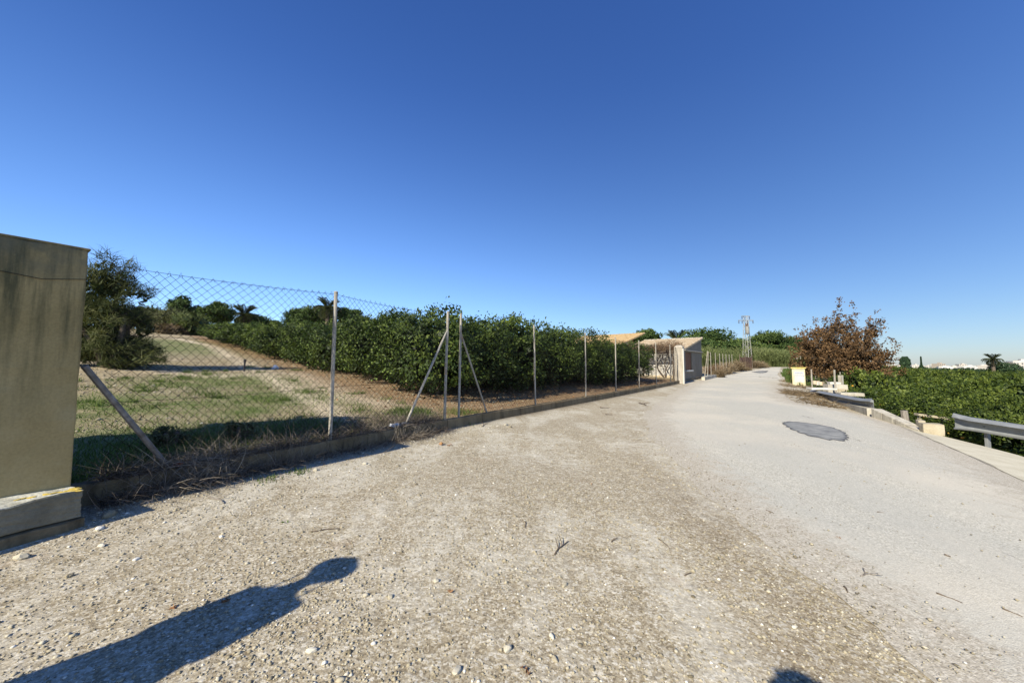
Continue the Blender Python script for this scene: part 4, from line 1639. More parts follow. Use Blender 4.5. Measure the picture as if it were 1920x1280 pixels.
GS = 'grey scrub at the far edge of the field'
bush('scrub_bush', 268, 577, 60, 3.4, 'olive-grey scrub bush at the left end of the thicket', 41, 'scrub', group=GS)
bush('scrub_bush', 297, 571, 58, 3.8, 'tall pale grey scrub bush in the middle of the thicket', 42, 'scrub', group=GS)
bush('scrub_bush', 332, 577, 57, 3.4, 'scrub bush below the round-topped pine', 43, 'scrub', group=GS)
bush('scrub_bush', 352, 584, 55, 2.8, 'spiky green bush with upright blades at the right end of the thicket', 44, 'reed', 3000, .8, .05, group=GS, up=1.2)
bush('scrub_bush', 318, 606, 52, 2.0, 'low brown brushwood heap in front of the scrub', 45, 'drybrush', 2600, .4, .03, group=GS, cat='bush')
bush('scrub_bush', 250, 590, 66, 3.4, 'dull green bush behind the feathery tree', 46, 'scrub', group=GS)
bush('scrub_bush', 378, 603, 60, 2.0, 'dark low bush under the broad dark pine', 47, 'pine', group=GS)

# feathery tamarisk by the near pillar
tx, ty = fh(212, 690)
TH = float(atd(200, 472, ty)[2] - gz(tx, ty))
o = tree_root('tamarisk_tree', tx, ty, 'tall feathery olive-green tamarisk beside the near gate pillar', 'tree')
g = np.random.default_rng(50)
k_ = TH / 6.4
bl = []
for (cx, cz, rx, rz_) in ((-.2, 5.6, .75, .75), (-.9, 5.1, .9, .8), (.35, 4.8, .7, .8), (-.4, 4.3, 1.0, .8), (.75, 4.1, .55, .55), (-1.6, 4.2, 1.1, 1.), (.2, 3.3, 1.0, .7), (.95, 2.9, .7, .5), (-1.0, 3.0, 1.3, .9), (1.1, 2.3, .6, .5), (0, 2.2, 1.0, .7), (-.2, 1.3, 1.2, .8), (.9, 1.2, .8, .6), (1.6, .8, .7, .5), (2.2, .6, .5, .4), (-1.6, 1.4, 1.4, 1.1), (0.4, .5, 1.3, .5), (-2.2, 2.6, 1.2, 1.2), (-2.3, .8, 1.2, .8)):
    for q in range(4):
        d = rdir(1, g)[0]
        bl.append(((cx + d[0] * rx * .5) * k_, g.normal(0, .5) * k_, (cz + d[2] * rz_ * .5) * k_, rx * .55 * k_, rx * .6 * k_, rz_ * .5 * k_))
B_ = np.array(bl)
n = 19000
kk = g.choice(len(B_), n, p=(B_[:, 3] ** 2) / (B_[:, 3] ** 2).sum())
P_ = B_[kk, :3] + rdir(n, g) * B_[kk, 3:] * (1 - np.abs(g.normal(0, .25, n)))[:, None]
d_ = unit(rdir(n, g) + np.array([.25, 0, .5]))
tt = np.clip(g.uniform(.1, .7, len(B_))[kk] + g.normal(0, .15, n), 0, 1)
part = strands(P_, d_, g.uniform(.16, .40, n), .017, np.array([.04, 0, -.2]), tt, 3, g)
link('crown', leafmesh('crown', join(part, quads(P_[:1100] * .93, rdir(1100, g), rdir(1100, g), .24, .14, np.full(1100, .12)))), M['tamarisk'], o)
mb = MB()
for i, (a_, b_) in enumerate(((-.3, .2), (.4, .1), (-1.2, -.2), (.5, -.2), (-.6, .5))):
    mb.tube([(0, 0, -.3), (a_ * .4, b_ * .4, 1.2 * k_), (a_, b_, (3.0 if i < 4 else 4.6) * k_)], [.14, .10, .04], 6)
mb.build('trunk', M['bark'], o, smooth=True)

# small plants and stake in the field
sx_, sy_ = fh(458, 696)
b = MB(); b.tube([(0, 0, -.1), (0, 0, .34)], .03, 7); b.tube([(0, 0, .34), (0.02, 0, .42)], [.05, .045], 7)
st_ = b.build('irrigation_stake', M['black']); st_.location = (sx_, sy_, gz(sx_, sy_)); tag(st_, 'short black irrigation stake standing on the pale track in the field', 'stake')
bx_, by_ = fh(516, 692)


def crumple(name, x, y, z, r, mat, seed, flat=.5, wings=0.0):
    bm = bmesh.new()
    bmesh.ops.create_icosphere(bm, subdivisions=3, radius=1)
    g = random.Random(seed)
    ph = [g.uniform(0, 6) for _ in range(6)]
    for v in bm.verts:
        c = v.co
        k = 1 + .3 * math.sin(4 * c.x + ph[0]) + .25 * math.sin(7 * c.y + ph[1]) + .2 * math.sin(9 * c.z + ph[2] + 4 * c.x) + g.uniform(-.12, .12)
        v.co = Vector((c.x * r * k * (1 + wings), c.y * r * k * .7, (c.z * .5 + .3) * r * k * flat))
    me = bpy.data.meshes.new(name); bm.to_mesh(me); bm.free()
    o = link(name, me, mat)
    o.location = (x, y, z)
    o.rotation_euler = (0, 0, g.uniform(0, 3))
    return o


tag(crumple('plastic_scrap', bx_, by_, gz(bx_, by_), .13, M['plastic'], 3, 1.2), 'crumpled white plastic scrap on the bare soil below the orchard row', 'litter')
wx, wy = hit(692, 818, g_road, .25)[:2]
o = crumple('plastic_bag', *[float(q) for q in xy(-1.12, -.02)], float(rz(-1.1)) + .26, .085, M['plastic'], 5, .6, .8)
tag(o, 'torn white plastic bag lying on the kerb among dry weeds', 'litter')
b = MB(); b.box((0, 0, 0), (.085, .05, .008), .3, 1, ('X', .5)); o = b.build('orange_tag', M['tagmat'], bevel=.002)
q = kpt(-4.05, .02); o.location = (q[0], q[1], float(rz(-4)) + .27); tag(o, 'small orange plastic tag lying on the kerb by the near pillar', 'litter')

# ------------------------------------------------------------------ reeds, brush and panels by the bend
def pol(pts, n):
    P = np.array(pts, float)
    seg = np.r_[0, np.cumsum(np.linalg.norm(np.diff(P, axis=0), axis=1))]
    t_ = np.linspace(0, seg[-1], n)
    return np.stack([np.interp(t_, seg, P[:, i]) for i in range(P.shape[1])], -1)


g = np.random.default_rng(60)
rl = [place_px(1314, 44), place_px(1350, 52), place_px(1400, 55), place_px(1450, 54), place_px(1500, 52), place_px(1560, 54)]
n = 9000
C_ = pol(rl, n) + g.normal(0, 1, (n, 2)) * np.array([.8, 2.3]) + np.array([0, 2.5])
Hh = 2.75 + .35 * np.sin(C_[:, 0] * .9) + g.normal(0, .35, n)
Z_ = ground(C_[:, 0], C_[:, 1]) - .05
pxs = C_[:, 0] / C_[:, 1] * 700 + 960
Hh = np.maximum(EYE + (686 - np.interp(pxs, [1300, 1340, 1420, 1500, 1560], [660, 658, 657, 664, 672])) / 700 * C_[:, 1] - Z_ + .12 * np.sin(C_[:, 0] * .9) + g.normal(0, .22, n), .7)
stalk = strands(np.stack([C_[:, 0], C_[:, 1], Z_], -1), unit(np.stack([g.normal(0, .07, n), g.normal(0, .07, n), np.ones(n)], -1)), Hh, .05, g.normal(0, .03, (n, 3)), g.uniform(0, .6, n), 3, g)
m = n * 5
ii = g.integers(0, n, m)
hz_ = Hh[ii] * g.uniform(.25, 1.0, m) ** .7
lp_ = np.stack([C_[ii, 0] + g.normal(0, .06, m), C_[ii, 1] + g.normal(0, .06, m), Z_[ii] + hz_], -1)
leaf = strands(lp_, unit(rdir(m, g) * np.array([1, 1, .3]) + np.array([0, 0, .9])), g.uniform(.3, .65, m), .06, np.array([0, 0, -.3]), np.clip(.15 + .6 * hz_ / 3 + g.normal(0, .15, m), 0, 1), 2, g)
tag(link('reed_bed', leafmesh('reed_bed', join(stalk, leaf)), M['reed']), 'tall green reed bed behind the bend of the road', 'reeds', None, 'stuff')

# rusty sheet panels
pA = place_px(1386, 43); pB = place_px(1409, 45)
nP = 7
sh0 = root('sheet_fence', (*pA, gz(*pA)), 'dark rusty sheet-metal panels in front of the reeds left of the bend', 'fence')
for k in range(nP):
    a_ = Vector((*pA, 0)).lerp(Vector((*pB, 0)), k / nP); b_ = Vector((*pA, 0)).lerp(Vector((*pB, 0)), (k + .96) / nP)
    mid_ = (a_ + b_) / 2 - Vector((*pA, 0)); w_ = (b_ - a_).length
    mb = MB(); mb.box((mid_.x, mid_.y + random.uniform(-.03, .03), .72 + random.uniform(-.04, .04)), (w_, .03, 1.5), math.atan2(b_.y - a_.y, b_.x - a_.x))
    mb.build('panel', M['rust'], sh0)
for k in (0, 3, 7):
    a_ = Vector((*pA, 0)).lerp(Vector((*pB, 0)), k / nP) - Vector((*pA, 0))
    mb = MB(); mb.tube([(a_.x, a_.y - .06, -.1), (a_.x, a_.y - .06, 1.75)], .04, 6); mb.build('post', M['bark'], sh0)

# dry brush along the far fence
GB = 'dry brush along the far fence'
for i, (px, top, dep, r_, lab) in enumerate(((1338, 684, 33, .9, 'grey dead bush among the far fence posts nearest the house'), (1352, 682, 35, 1.0, 'dead brown bush in the middle of the far fence'), (1366, 678, 37, 1.1, 'tall dry brush leaning on the far fence'), (1378, 674, 40, 1.2, 'dry cane clump left of the rusty panels'), (1416, 677, 46, 1.2, 'straw-coloured brush right of the rusty panels'), (1426, 682, 47, 1.0, 'low dry brush where the road bends'), (1396, 690, 41, .9, 'low dead brush in front of the rusty panels'), (1345, 694, 31, .6, 'low thorny brush on the short pale kerb'))):
    bush('dry_bush', px, top, dep, r_, lab, 70 + i, 'drybrush' if i not in (0,) else 'vine', 2200, .34, .022, 'bush', GB, up=.5, nb=18, core=0)

# lattice pylon
px_, dep = 1401, 50
x, y = place_px(px_, dep)
zb = gz(x, y); Hp = height_to(1403, 592, dep, x, y)
py_ = root('lattice_pylon', (x, y, zb), 'galvanised lattice power pylon with a transformer, standing in the reeds', 'pylon', None, .5)
wid = lambda z: .43 - .25 * z / Hp
for sx in (-1, 1):
    for sy in (-1, 1):
        mb = MB(); mb.tube([(sx * wid(0), sy * wid(0), -.2), (sx * wid(Hp), sy * wid(Hp), Hp)], .04, 4); mb.build('leg', M['steel'], py_)
mb = MB()
nz = 13
for i in range(nz):
    z0, z1 = Hp * i / nz, Hp * (i + 1) / nz
    for f in range(4):
        ang = f * math.pi / 2
        rotm = Matrix.Rotation(ang, 3, 'Z')
        s_ = 1 if i % 2 else -1
        mb.tube([rotm @ Vector((s_ * wid(z0), -wid(z0), z0)), rotm @ Vector((-s_ * wid(z1), -wid(z1), z1))], .022, 4)
mb.build('bracing', M['steel'], py_)
for zc, wv in ((Hp - .05, .55), (Hp - .62, 1.0)):
    mb = MB(); mb.box((0, 0, zc), (wv * 2, .09, .09), -.5); mb.build('crossarm', M['steel'], py_)
for xx_, zc in ((-.95, Hp - .62), (.95, Hp - .62), (-.5, Hp - .62), (.5, Hp - .05), (-.5, Hp - .05), (.2, Hp - .62)):
    v_ = Matrix.Rotation(-.5, 3, 'Z') @ Vector((xx_, 0, 0))
    mb = MB()
    for j in range(4): mb.tube([(v_.x, v_.y, zc - .08 - .09 * j), (v_.x, v_.y, zc - .13 - .09 * j)], [.08, .05], 7)
    mb.build('insulator', M['rust'], py_)
v_ = Matrix.Rotation(-.5, 3, 'Z') @ Vector((-.12, -.42, 0))
mb = MB(); mb.tube([(v_.x, v_.y, Hp - 2.5), (v_.x, v_.y, Hp - 2.35), (v_.x, v_.y, Hp - 1.55), (v_.x, v_.y, Hp - 1.45)], [.2, .26, .26, .16], 12)
tfm = mb.build('transformer', M['steel'], py_)
mb = MB()
for j in range(3):
    mb.tube([(v_.x - .12 + .12 * j, v_.y, Hp - 1.46), (v_.x - .12 + .12 * j, v_.y, Hp - 1.2)], [.035, .02], 6)
mb.build('bushing', M['rust'], tfm)
mb = MB(); mb.box((v_.x * .9 + .3, v_.y * .3, Hp - 1.3), (.25, .25, .5)); mb.build('switch_box', M['rust'], py_)

# ------------------------------------------------------------------ the yellow box and the bits behind the guardrail
x, y, z = [float(q) for q in hit(1498, 722)]
bxd = y
ang = -.62
yb = root('utility_box', (x, y, z), 'sun-bleached yellow utility box with blue scrawled writing at the road edge', 'utility box', None, ang)
W_, H_ = .62, 1.0
mb = MB(); mb.box((0, 0, H_ / 2 - .05), (W_, .5, H_ + .1)); mb.build('body', M['yellow_box'], yb, bevel=.012)
mb = MB(); mb.box((0, 0, H_ + .035), (W_ + .1, .6, .07)); mb.build('lid', M['yellow_lid'], yb, bevel=.01)
mb = MB(); mb.box((.03, -.258, .5), (W_ - .16, .012, .66)); dr = mb.build('door', M['white'], yb, bevel=.003)
mb = MB()
gg = random.Random(3)
for row, (zc, x0, x1) in enumerate(((.72, -.16, .2), (.58, -.22, .22))):
    xx_ = x0
    while xx_ < x1:
        wv = gg.uniform(.05, .09); hh_ = gg.uniform(.06, .11)
        pts = [(xx_ + wv * q / 6, -.27, zc + hh_ * math.sin(q * 1.3 + row) * .5 + (.03 if q == 0 and gg.random() < .3 else 0)) for q in range(7)]
        mb.tube(pts, .012, 4)
        xx_ += wv + gg.uniform(.0, .015)
mb.build('scrawl', M['graffiti'], dr)


def rod(name, px, ytop, ybot, label, cat, r=.03, depth=None, mat='post', cross=False):
    if depth is None:
        p = hit(px, ybot); x, y = float(p[0]), float(p[1]); zb = float(p[2])
    else:
        x, y = place_px(px, depth); zb = float(atd(px, ybot, depth)[2])
    zt = float(atd(px, ytop, y)[2])
    mb = MB(); mb.tube([(0, 0, -.3), (.0, 0, zt - zb)], r, 7)
    if cross:
        mb.box((-.18, 0, zt - zb - .3), (.5, .035, .035)); mb.box((-.3, 0, zt - zb - .42), (.14, .08, .16))
    o = mb.build(name, M[mat]); o.location = (x, y, zb)
    return tag(o, label, cat)


rod('thin_mast', 1500.5, 661, 694, 'thin pale mast with a small crossbar rising behind the yellow box', 'mast', .028, 30, 'post', True)
GR = 'grey poles behind the guardrail'
rod('metal_pole', 1519.5, 692, 725, 'dark grey pole just right of the yellow box', 'pole', .035, 19.5)['group'] = GR
rod('metal_pole', 1527, 695, 722, 'pale thin pole second to the right of the yellow box', 'pole', .03, 23)['group'] = GR
rod('metal_pole', 1536.5, 697, 720, 'thin pole before the green field, third to the right of the yellow box', 'pole', .025, 25)['group'] = GR
rod('metal_pole', 1562.5, 693, 736, 'tallest grey pole rising through the brown tree beside white blocks', 'pole', .038, 16.5)['group'] = GR
rod('metal_pole', 1573, 697, 728, 'thin grey pole behind the white blocks', 'pole', .025, 20)['group'] = GR

low_z = lambda x, y: gz(x, y)


def slab(name, px, py, depth, size, rot, mat, label, cat='block', group=None, tilt=None, seed=1):
    p = atd(px, py, depth)
    o = rough_box(name, 0, 0, 0, *size, rot, mat, None, .004, (3,), seed)
    o.location = tuple(float(q) for q in p)
    return tag(o, label, cat, group)


GBk = 'pale concrete blocks by the irrigation pit'
slab('concrete_block', 1564, 724, 18, (.42, .4, .42), -.4, M['white'], 'upper whitish concrete block standing beside the tallest grey pole', group=GBk)
slab('concrete_block', 1566, 730.5, 17.2, (.75, .5, .5), -.3, M['concrete'], 'grey concrete block under the whitish one beside the pole', group=GBk)
slab('concrete_block', 1578, 732.5, 17, (.38, .3, .2), -.3, M['cream_block'], 'small cream block just right of the grey concrete block', group=GBk)
slab('concrete_slab', 1540, 728.5, 16.5, (.95, .5, .09), -.25, M['white'], 'thin white slab bridging the pit behind the far guardrail', 'slab')
slab('concrete_slab', 1594, 739, 14.8, (.75, .4, .14), -.35, M['concrete'], 'pale concrete ledge behind the middle of the far guardrail', 'slab')
slab('concrete_post', 1576.5, 715, 18.5, (.16, .16, .62), .2, M['concrete'], 'mottled pale stub of stone between brown tree and hedge', 'post', seed=9)
for i, (px, py) in enumerate(((1529, 717), (1533, 718.5), (1540, 719))):
    slab('rubble_stone', px, py, 20.5, (.3, .22, .2), .3 * i, M['stone_base' if i != 1 else 'white'], ['ochre rubble stone nearest the yellow box', 'white rubble stone between two ochre ones', 'ochre rubble stone farthest right in the small heap'][i], 'stone', 'rubble stones behind the yellow box', seed=i)

# parapet wall beneath the far guardrail
pts = [hit(1572, 757), hit(1593, 767), hit(1626, 779), hit(1639, 783)]
PA = Vector([float(q) for q in pts[2]]); PB = Vector([float(q) for q in pts[0]])
pw = root('parapet_wall', (PA.x, PA.y, PA.z), 'grey concrete parapet wall stepping down beside the road under the far guardrail', 'wall')
dirw = (PB - PA); dirw.z = 0; LW = dirw.length; dirw.normalize()
out = Vector((dirw.y, -dirw.x, 0))
if out.x < 0: out = -out
ztop = 1.3 - (771 - 686) / 700 * 11.4 + .27
htop = float(atd(1626, 765, PA.y)[2]) - PA.z
mb = MB()
vs = []
for p, zt in ((O, htop), (dirw * (LW * 1.25), htop - .05)):
    for (o_, zz) in ((0, -.5), (0, zt), (.22, zt), (.22, -1.2)):
        q = p + out * o_; vs.append((q.x, q.y, zz))
mb.add(vs, [(0, 1, 5, 4), (1, 2, 6, 5), (2, 3, 7, 6), (3, 0, 4, 7), (3, 2, 1, 0), (4, 5, 6, 7)])
mb.build('wall_panel', M['concrete'], pw, bevel=.012)
# sloping kerb running down towards the near side
K0_ = Vector([float(q) for q in hit(1634, 782)]); K1_ = Vector([float(q) for q in hit(1722, 808)])
htk = float(atd(1636, 765, K0_.y)[2]) - K0_.z
d_ = K1_ - K0_; nseg = 4
for k in range(nseg):
    f0, f1 = k / nseg, (k + .985) / nseg
    a_ = K0_ + d_ * f0 - PA; b_ = K0_ + d_ * f1 - PA
    h0, h1_ = htk * (1 - f0) + .02 * f0, htk * (1 - f1) + .02 * f1
    vs = []
    oo = Vector((-d_.y, d_.x, 0)).normalized()
    if oo.x < 0: oo = -oo
    for p, zt in ((a_, h0), (b_, h1_)):
        for (o_, zz) in ((0, -.5), (0, zt), (.26, zt - .01), (.26, -.9)):
            q = p + oo * o_; vs.append((q.x, q.y, p.z + zz))
    mb = MB(); mb.add(vs, [(0, 1, 5, 4), (1, 2, 6, 5), (2, 3, 7, 6), (3, 0, 4, 7), (3, 2, 1, 0), (4, 5, 6, 7)])
    mb.build('sloping_kerb', M['concrete'], pw, bevel=.01)


def wbeam(parent, pts, hgt=.31, mat=None, flare=None):
    """double-wave guardrail; pts = centre line of the beam, the traffic side faces left of the path"""
    prof = [(.10, -.5), (.11, -.43), (.01, -.38), (.0, -.3), (.0, .12), (.02, .2), (.17, .24), (.18, .28), (.08, .47), (.04, .5), (.0, .5)]
    V, F = [], []
    n = len(pts)
    th = .004
    for i, p in enumerate(pts):
        t_ = (pts[min(i + 1, n - 1)] - pts[max(i - 1, 0)]); t_.z = 0; t_.normalize()
        side = Vector((-t_.y, t_.x, 0))
        k = 1.0; fl = 1.0
        if flare is not None: k, fl = flare(i / (n - 1))
        for (a_, b_) in prof:
            V.append(p + side * (a_ * fl) + Vector((0, 0, b_ * hgt * k)))
        for (a_, b_) in prof:
            V.append(p + side * (a_ * fl - th) + Vector((0, 0, b_ * hgt * k)))
    m_ = len(prof); w_ = 2 * m_
    for i in range(n - 1):
        for j in range(m_ - 1):
            q = i * w_ + j
            F.append((q, q + 1, q + 1 + w_, q + w_))
            F.append((q + m_, q + m_ + w_, q + m_ + 1 + w_, q + m_ + 1))
        for j in (0, m_ - 1):
            q = i * w_ + j
            F.append((q, q + w_, q + w_ + m_, q + m_))
    for i in (0, n - 1):
        for j in range(m_ - 1):
            q = i * w_ + j
            F.append((q, q + m_, q + m_ + 1, q + 1))
    o = Vector(parent.location)
    mb = MB(); mb.add([v - o for v in V], F)
    return mb.build('beam', M['rail'], parent, smooth=False)


def rail_post(parent, p, h, below, side):
    mb = MB(); o = Vector(parent.location)
    q = p - o + side * -.09
    ang_ = math.atan2(side.y, side.x)
    mb.box((q.x, q.y, (h - below) / 2 + p.z - o.z - 0), (.10, .055, h + below), ang_)
    mb.build('post', M['rail'], parent, bevel=.004)
    mb = MB(); q2 = p - o + side * -.02
    mb.tube([q2 + side * .0 + Vector((0, 0, h - .16)), q2 + side * .05 + Vector((0, 0, h - .16))], .016, 6)
    mb.build('bolt', M['steel'], parent)


# near guardrail
gA = atd(1790, 789, 9.0); gB = atd(1850, 797, 8.45); gC = atd(1930, 811, 7.9)
dir_ = Vector(gC) - Vector(gA)
gE = Vector(gA) + dir_ * 3.2
gr = root('guardrail', (float(gA[0]), float(gA[1]), gz(float(gA[0]), float(gA[1]))), 'near galvanised guardrail with a flared end in front of the orange trees', 'guardrail')
pts = [Vector(gA) + dir_ * (3.2 * i / 24) for i in range(25)]
for i, p in enumerate(pts): p.z -= 0
sdv = Vector((-dir_.y, dir_.x, 0)).normalized()
wbeam(gr, pts[::-1], .30, None, lambda f: (1 + .25 * max(0, (f - .93) / .07), 1 - .5 * max(0, (f - .93) / .07)))
side = Vector((dir_.y, -dir_.x, 0)).normalized()
if side.x > 0: side = -side
for f in (.42, 1.9, 3.1):
    p = Vector(gA) + dir_ * f
    hb = gz(p.x, p.y) - .3
    rail_post(gr, Vector((p.x, p.y, hb)), p.z + .13 - hb, .0, side)
# far guardrail on the parapet
hA = Vector([float(q) for q in atd(1527, 736.5, 17.2)]); hB = Vector([float(q) for q in atd(1638, 759.5, 11.2)])
gr2 = root('guardrail', tuple(hA), 'far galvanised guardrail with a fishtail end above the parapet wall', 'guardrail')
pts = [hA.lerp(hB, i / 24) for i in range(25)]
wbeam(gr2, pts[::-1], .30, None, lambda f: (1 + .35 * max(0, (.1 - f) / .1), 1 - .6 * max(0, (.1 - f) / .1)))
s2 = Vector((-(hB - hA).y, (hB - hA).x, 0)).normalized()
if s2.x > 0: s2 = -s2
for f in (.04, .48, .93):
    p = hA.lerp(hB, f)
    hb = min(gz(p.x, p.y), p.z - .3) - .3
    rail_post(gr2, Vector((p.x, p.y, hb)), p.z + .13 - hb, .0, s2)

# cream blocks, plank and stub at the orchard edge
def blk(name, px, py, size, rot, mat, label, cat, group=None, seed=1, lift=0.0):
    p = hit(px, py)
    o = rough_box(name, 0, 0, size[2] / 2 - .02, *size, rot, mat, None, .004, (3,), seed)
    o.location = (float(p[0]), float(p[1]), float(p[2]) + lift)
    return tag(o, label, cat, group)


blk('concrete_block', 1747, 813, (.36, .3, .27), -.55, M['cream_block'], 'larger cream block at the road edge before the orange trees', 'block', 'cream blocks at the road edge')
blk('concrete_block', 1727, 806, (.14, .22, .27), -.6, M['cream_block'], 'narrow cream block left of the larger one at the road edge', 'block', 'cream blocks at the road edge', 2)
p = atd(1752, 781, 10.2)
mb = MB(); mb.box((0, 0, 0), (.75, .2, .06), -.35, 1, ('Y', .13)); mb.box((.3, .1, -.3), (.06, .06, .6)); mb.box((-.3, .1, -.3), (.06, .06, .6))
o = mb.build('wooden_plank', M['cream_block'], bevel=.006); o.location = tuple(float(q) for q in p); tag(o, 'weathered pale plank propped up behind the cream blocks', 'plank')
p = atd(1698, 797, 10.9)
mb = MB(); mb.tube([(0, 0, -.8), (0.02, 0, 0), (0, 0.02, .42)], [.09, .085, .08], 9); o = mb.build('stump_post', M['pale_bark']); o.location = tuple(float(q) for q in p); tag(o, 'short grey wooden stub behind the sloping kerb', 'post')

# ------------------------------------------------------------------ brown-leaved tree
tx_, ty_ = place_px(1574, 22.5)
zb = gz(tx_, ty_)
bt = root('plane_tree', (tx_, ty_, zb - .05), 'leafy tree with dried brown leaves and bare pale twigs behind the yellow box', 'tree')
ztop = float(atd(1580, 563, ty_)[2]) - zb
gg = random.Random(12)
mb = MB(); tips = []


def branch(p, d, L, r, lev):
    p = Vector(p); d = Vector(d).normalized()
    pts, rad = [p.copy()], [r]
    nseg = 4 if lev < 3 else 3
    for i in range(nseg):
        d = (d + Vector((gg.gauss(0, .13), gg.gauss(0, .13), gg.gauss(.04, .08)))).normalized()
        p = p + d * (L / nseg)
        pts.append(p.copy()); rad.append(r * (1 - .6 * (i + 1) / nseg))
        if lev < 4 and i >= 1:
            for _ in range(2 if lev < 3 else 1):
                a_ = gg.uniform(0, 6.28)
                perp = d.cross(Vector((math.cos(a_), math.sin(a_), .3))).normalized()
                branch(p, (d * gg.uniform(.55, .9) + perp * gg.uniform(.6, 1.0)), L * gg.uniform(.5, .72), rad[-1] * .68, lev + 1)
    mb.tube(pts, rad, 6 if lev < 2 else 3, lev < 2)
    if lev >= 2: tips.extend([tuple(q) for q in pts[1:]])


for k in range(9):
    a_ = 6.283 * k / 9 + gg.uniform(-.3, .3)
    branch((0, 0, 1.0 + .09 * k), (math.cos(a_) * 1.0, math.sin(a_) * 1.0, gg.uniform(.22, .95)), gg.uniform(1.9, 2.3), .075, 1)
for a_, L_ in ((.3, 3.0), (2.0, 2.7), (4.2, 2.9), (3.3, 3.2), (5.6, 2.8)):
    branch((0, 0, 1.5), (.33 * math.cos(a_), .33 * math.sin(a_), 1), L_ * .95, .09, 1)
T_ = np.array(tips)
print('tips', len(T_), T_[:, 2].max(), ztop)
kz = ztop / T_[:, 2].max()
mbt = MB(); mbt.tube([(0, 0, -.3), (.05, 0, .5), (0, .05, 1.7)], [.2, .15, .12], 9)
mbt.build('trunk', M['pale_bark'], bt, smooth=True)
mbr = mb.mesh('branches', smooth=True); mbr.transform(Matrix.Diagonal((kz * .84, kz * .84, kz, 1))); link('branches', mbr, M['pale_bark'], bt)
g = np.random.default_rng(80)
T_ = T_ * kz * np.array([.84, .84, 1])
T_ = T_[T_[:, 2] > .72 - zb]
n = 40000
ii = g.integers(0, len(T_), n)
cl_ = g.uniform(0, 1, len(T_))
keep = cl_[ii] > .24 + .45 * np.clip((T_[ii, 2] / ztop - .62) * 2.4, 0, 1)
ii = ii[keep]; n = len(ii)
P_ = T_[ii] + g.normal(0, .075, (n, 3))
a_ = unit(rdir(n, g) + np.array([0, 0, -.5]))
tint = np.clip(.2 + .5 * cl_[ii] + g.normal(0, .15, n) - .3 * (T_[ii, 2] / ztop - .5), 0, 1)
link('crown', leafmesh('crown', quads(P_, a_, unit(np.cross(a_, rdir(n, g))), g.uniform(.08, .16, n), .075, tint, .25)), M['brownleaf'], bt)

# ------------------------------------------------------------------ orange orchard on the right
cr_n = [leafmesh('crown', citrus_crown(200 + i, 1.75, 2.1, 17000, .088, base=.15, sprouts=8)) for i in range(3)]
cr_f = [leafmesh('crown', citrus_crown(210 + i, 1.75, 2.1, 6500, .15, base=.15, sprouts=9, core=400)) for i in range(3)]
fr_r = [fruit_mesh(13 + i, 60, 0, .25, 1.6, 1.80, .038) for i in range(2)]
for m_ in cr_n + cr_f: m_.materials.append(M['citrus_b'])
for m_ in fr_r: m_.materials.append(M['fruit_orange'])
GO = 'orange trees in the low orchard right of the road'
cnt = 0
cand = []
pitch_ = 3.1
for i in range(-3, 40):
    for j in range(0, 34):
        s_ = i * pitch_ + .3
        e_ = 2.3 + j * pitch_ * 1.02
        v_ = float(vb(s_)) + e_
        x, y = xy(s_, v_)
        x, y = float(x) + rng.normal(0, .18), float(y) + rng.normal(0, .18)
        if y < 3.2 or y > 75 or x / y > 1.62: continue
        if s_ > 5.5 and x / y < .93 and y < 26: continue          # pit and brown tree
        if y > 26 and x / y < .90 and e_ < 10: continue
        cand.append((math.hypot(x, y), x, y, i, j))
cand.sort()
cand = cand[:235]
rowix = {}
for j_ in range(40):
    for q_, i_ in enumerate(sorted(c_[3] for c_ in cand if c_[4] == j_)): rowix[(i_, j_)] = q_


def ordw(k):
    if k < 15: return order[k]
    tens = {1: 'sixteenth seventeenth eighteenth nineteenth twentieth'.split()}
    if k < 20: return tens[1][k - 15]
    w = 'first second third fourth fifth sixth seventh eighth ninth'.split()
    t_ = ['twenty', 'thirty', 'forty'][(k + 1) // 10 - 2]
    u_ = (k + 1) % 10
    return t_[:-1] + 'ieth' if u_ == 0 else t_ + '-' + w[u_ - 1]


wd = ['beside the near guardrail', 'between the two guardrails', 'behind the cream blocks', 'beside the far guardrail', 'near the grey stub', 'behind the near guardrail post']
for k, (dd, x, y, i, j) in enumerate(cand):
    near = dd < 21
    sc = .95 + rng.normal(0, .07)
    zs = sc * (1.02 + rng.normal(0, .08))
    if False:
        px = 0
        pos_ = 'at the right picture edge past the near guardrail' if px > 1925 else ('behind the near guardrail' if px > 1800 else ('behind the cream blocks' if px > 1715 else ('behind the sloping kerb' if px > 1650 else 'beside the far parapet wall')))
        lab = 'roadside orange tree %s, number %d along the bank' % (pos_, i + 4)
        lab = 'low orange tree with ripe fruit in the roadside row, %s' % pos_
    elif dd < 24:
        lab = 'bushy orange tree with fruit, %s along the %s row from the road' % (ordw(rowix[(i, j)]), ordw(j))
    elif dd < 45:
        lab = 'dark green orange tree, %s along the %s row from the road' % (ordw(rowix[(i, j)]), ordw(j))
    else:
        lab = 'far small orange tree, %s along the %s row from the road' % (ordw(rowix[(i, j)]), ordw(j))
    o = citrus('orange_tree', x, y, (cr_n if near else cr_f)[k % 3], trunks[k % 3], None, lab, GO, float(rng.uniform(0, 6.28)), (sc, sc, zs), fr_r[k % 2] if dd < 30 else None, cat='orange tree')

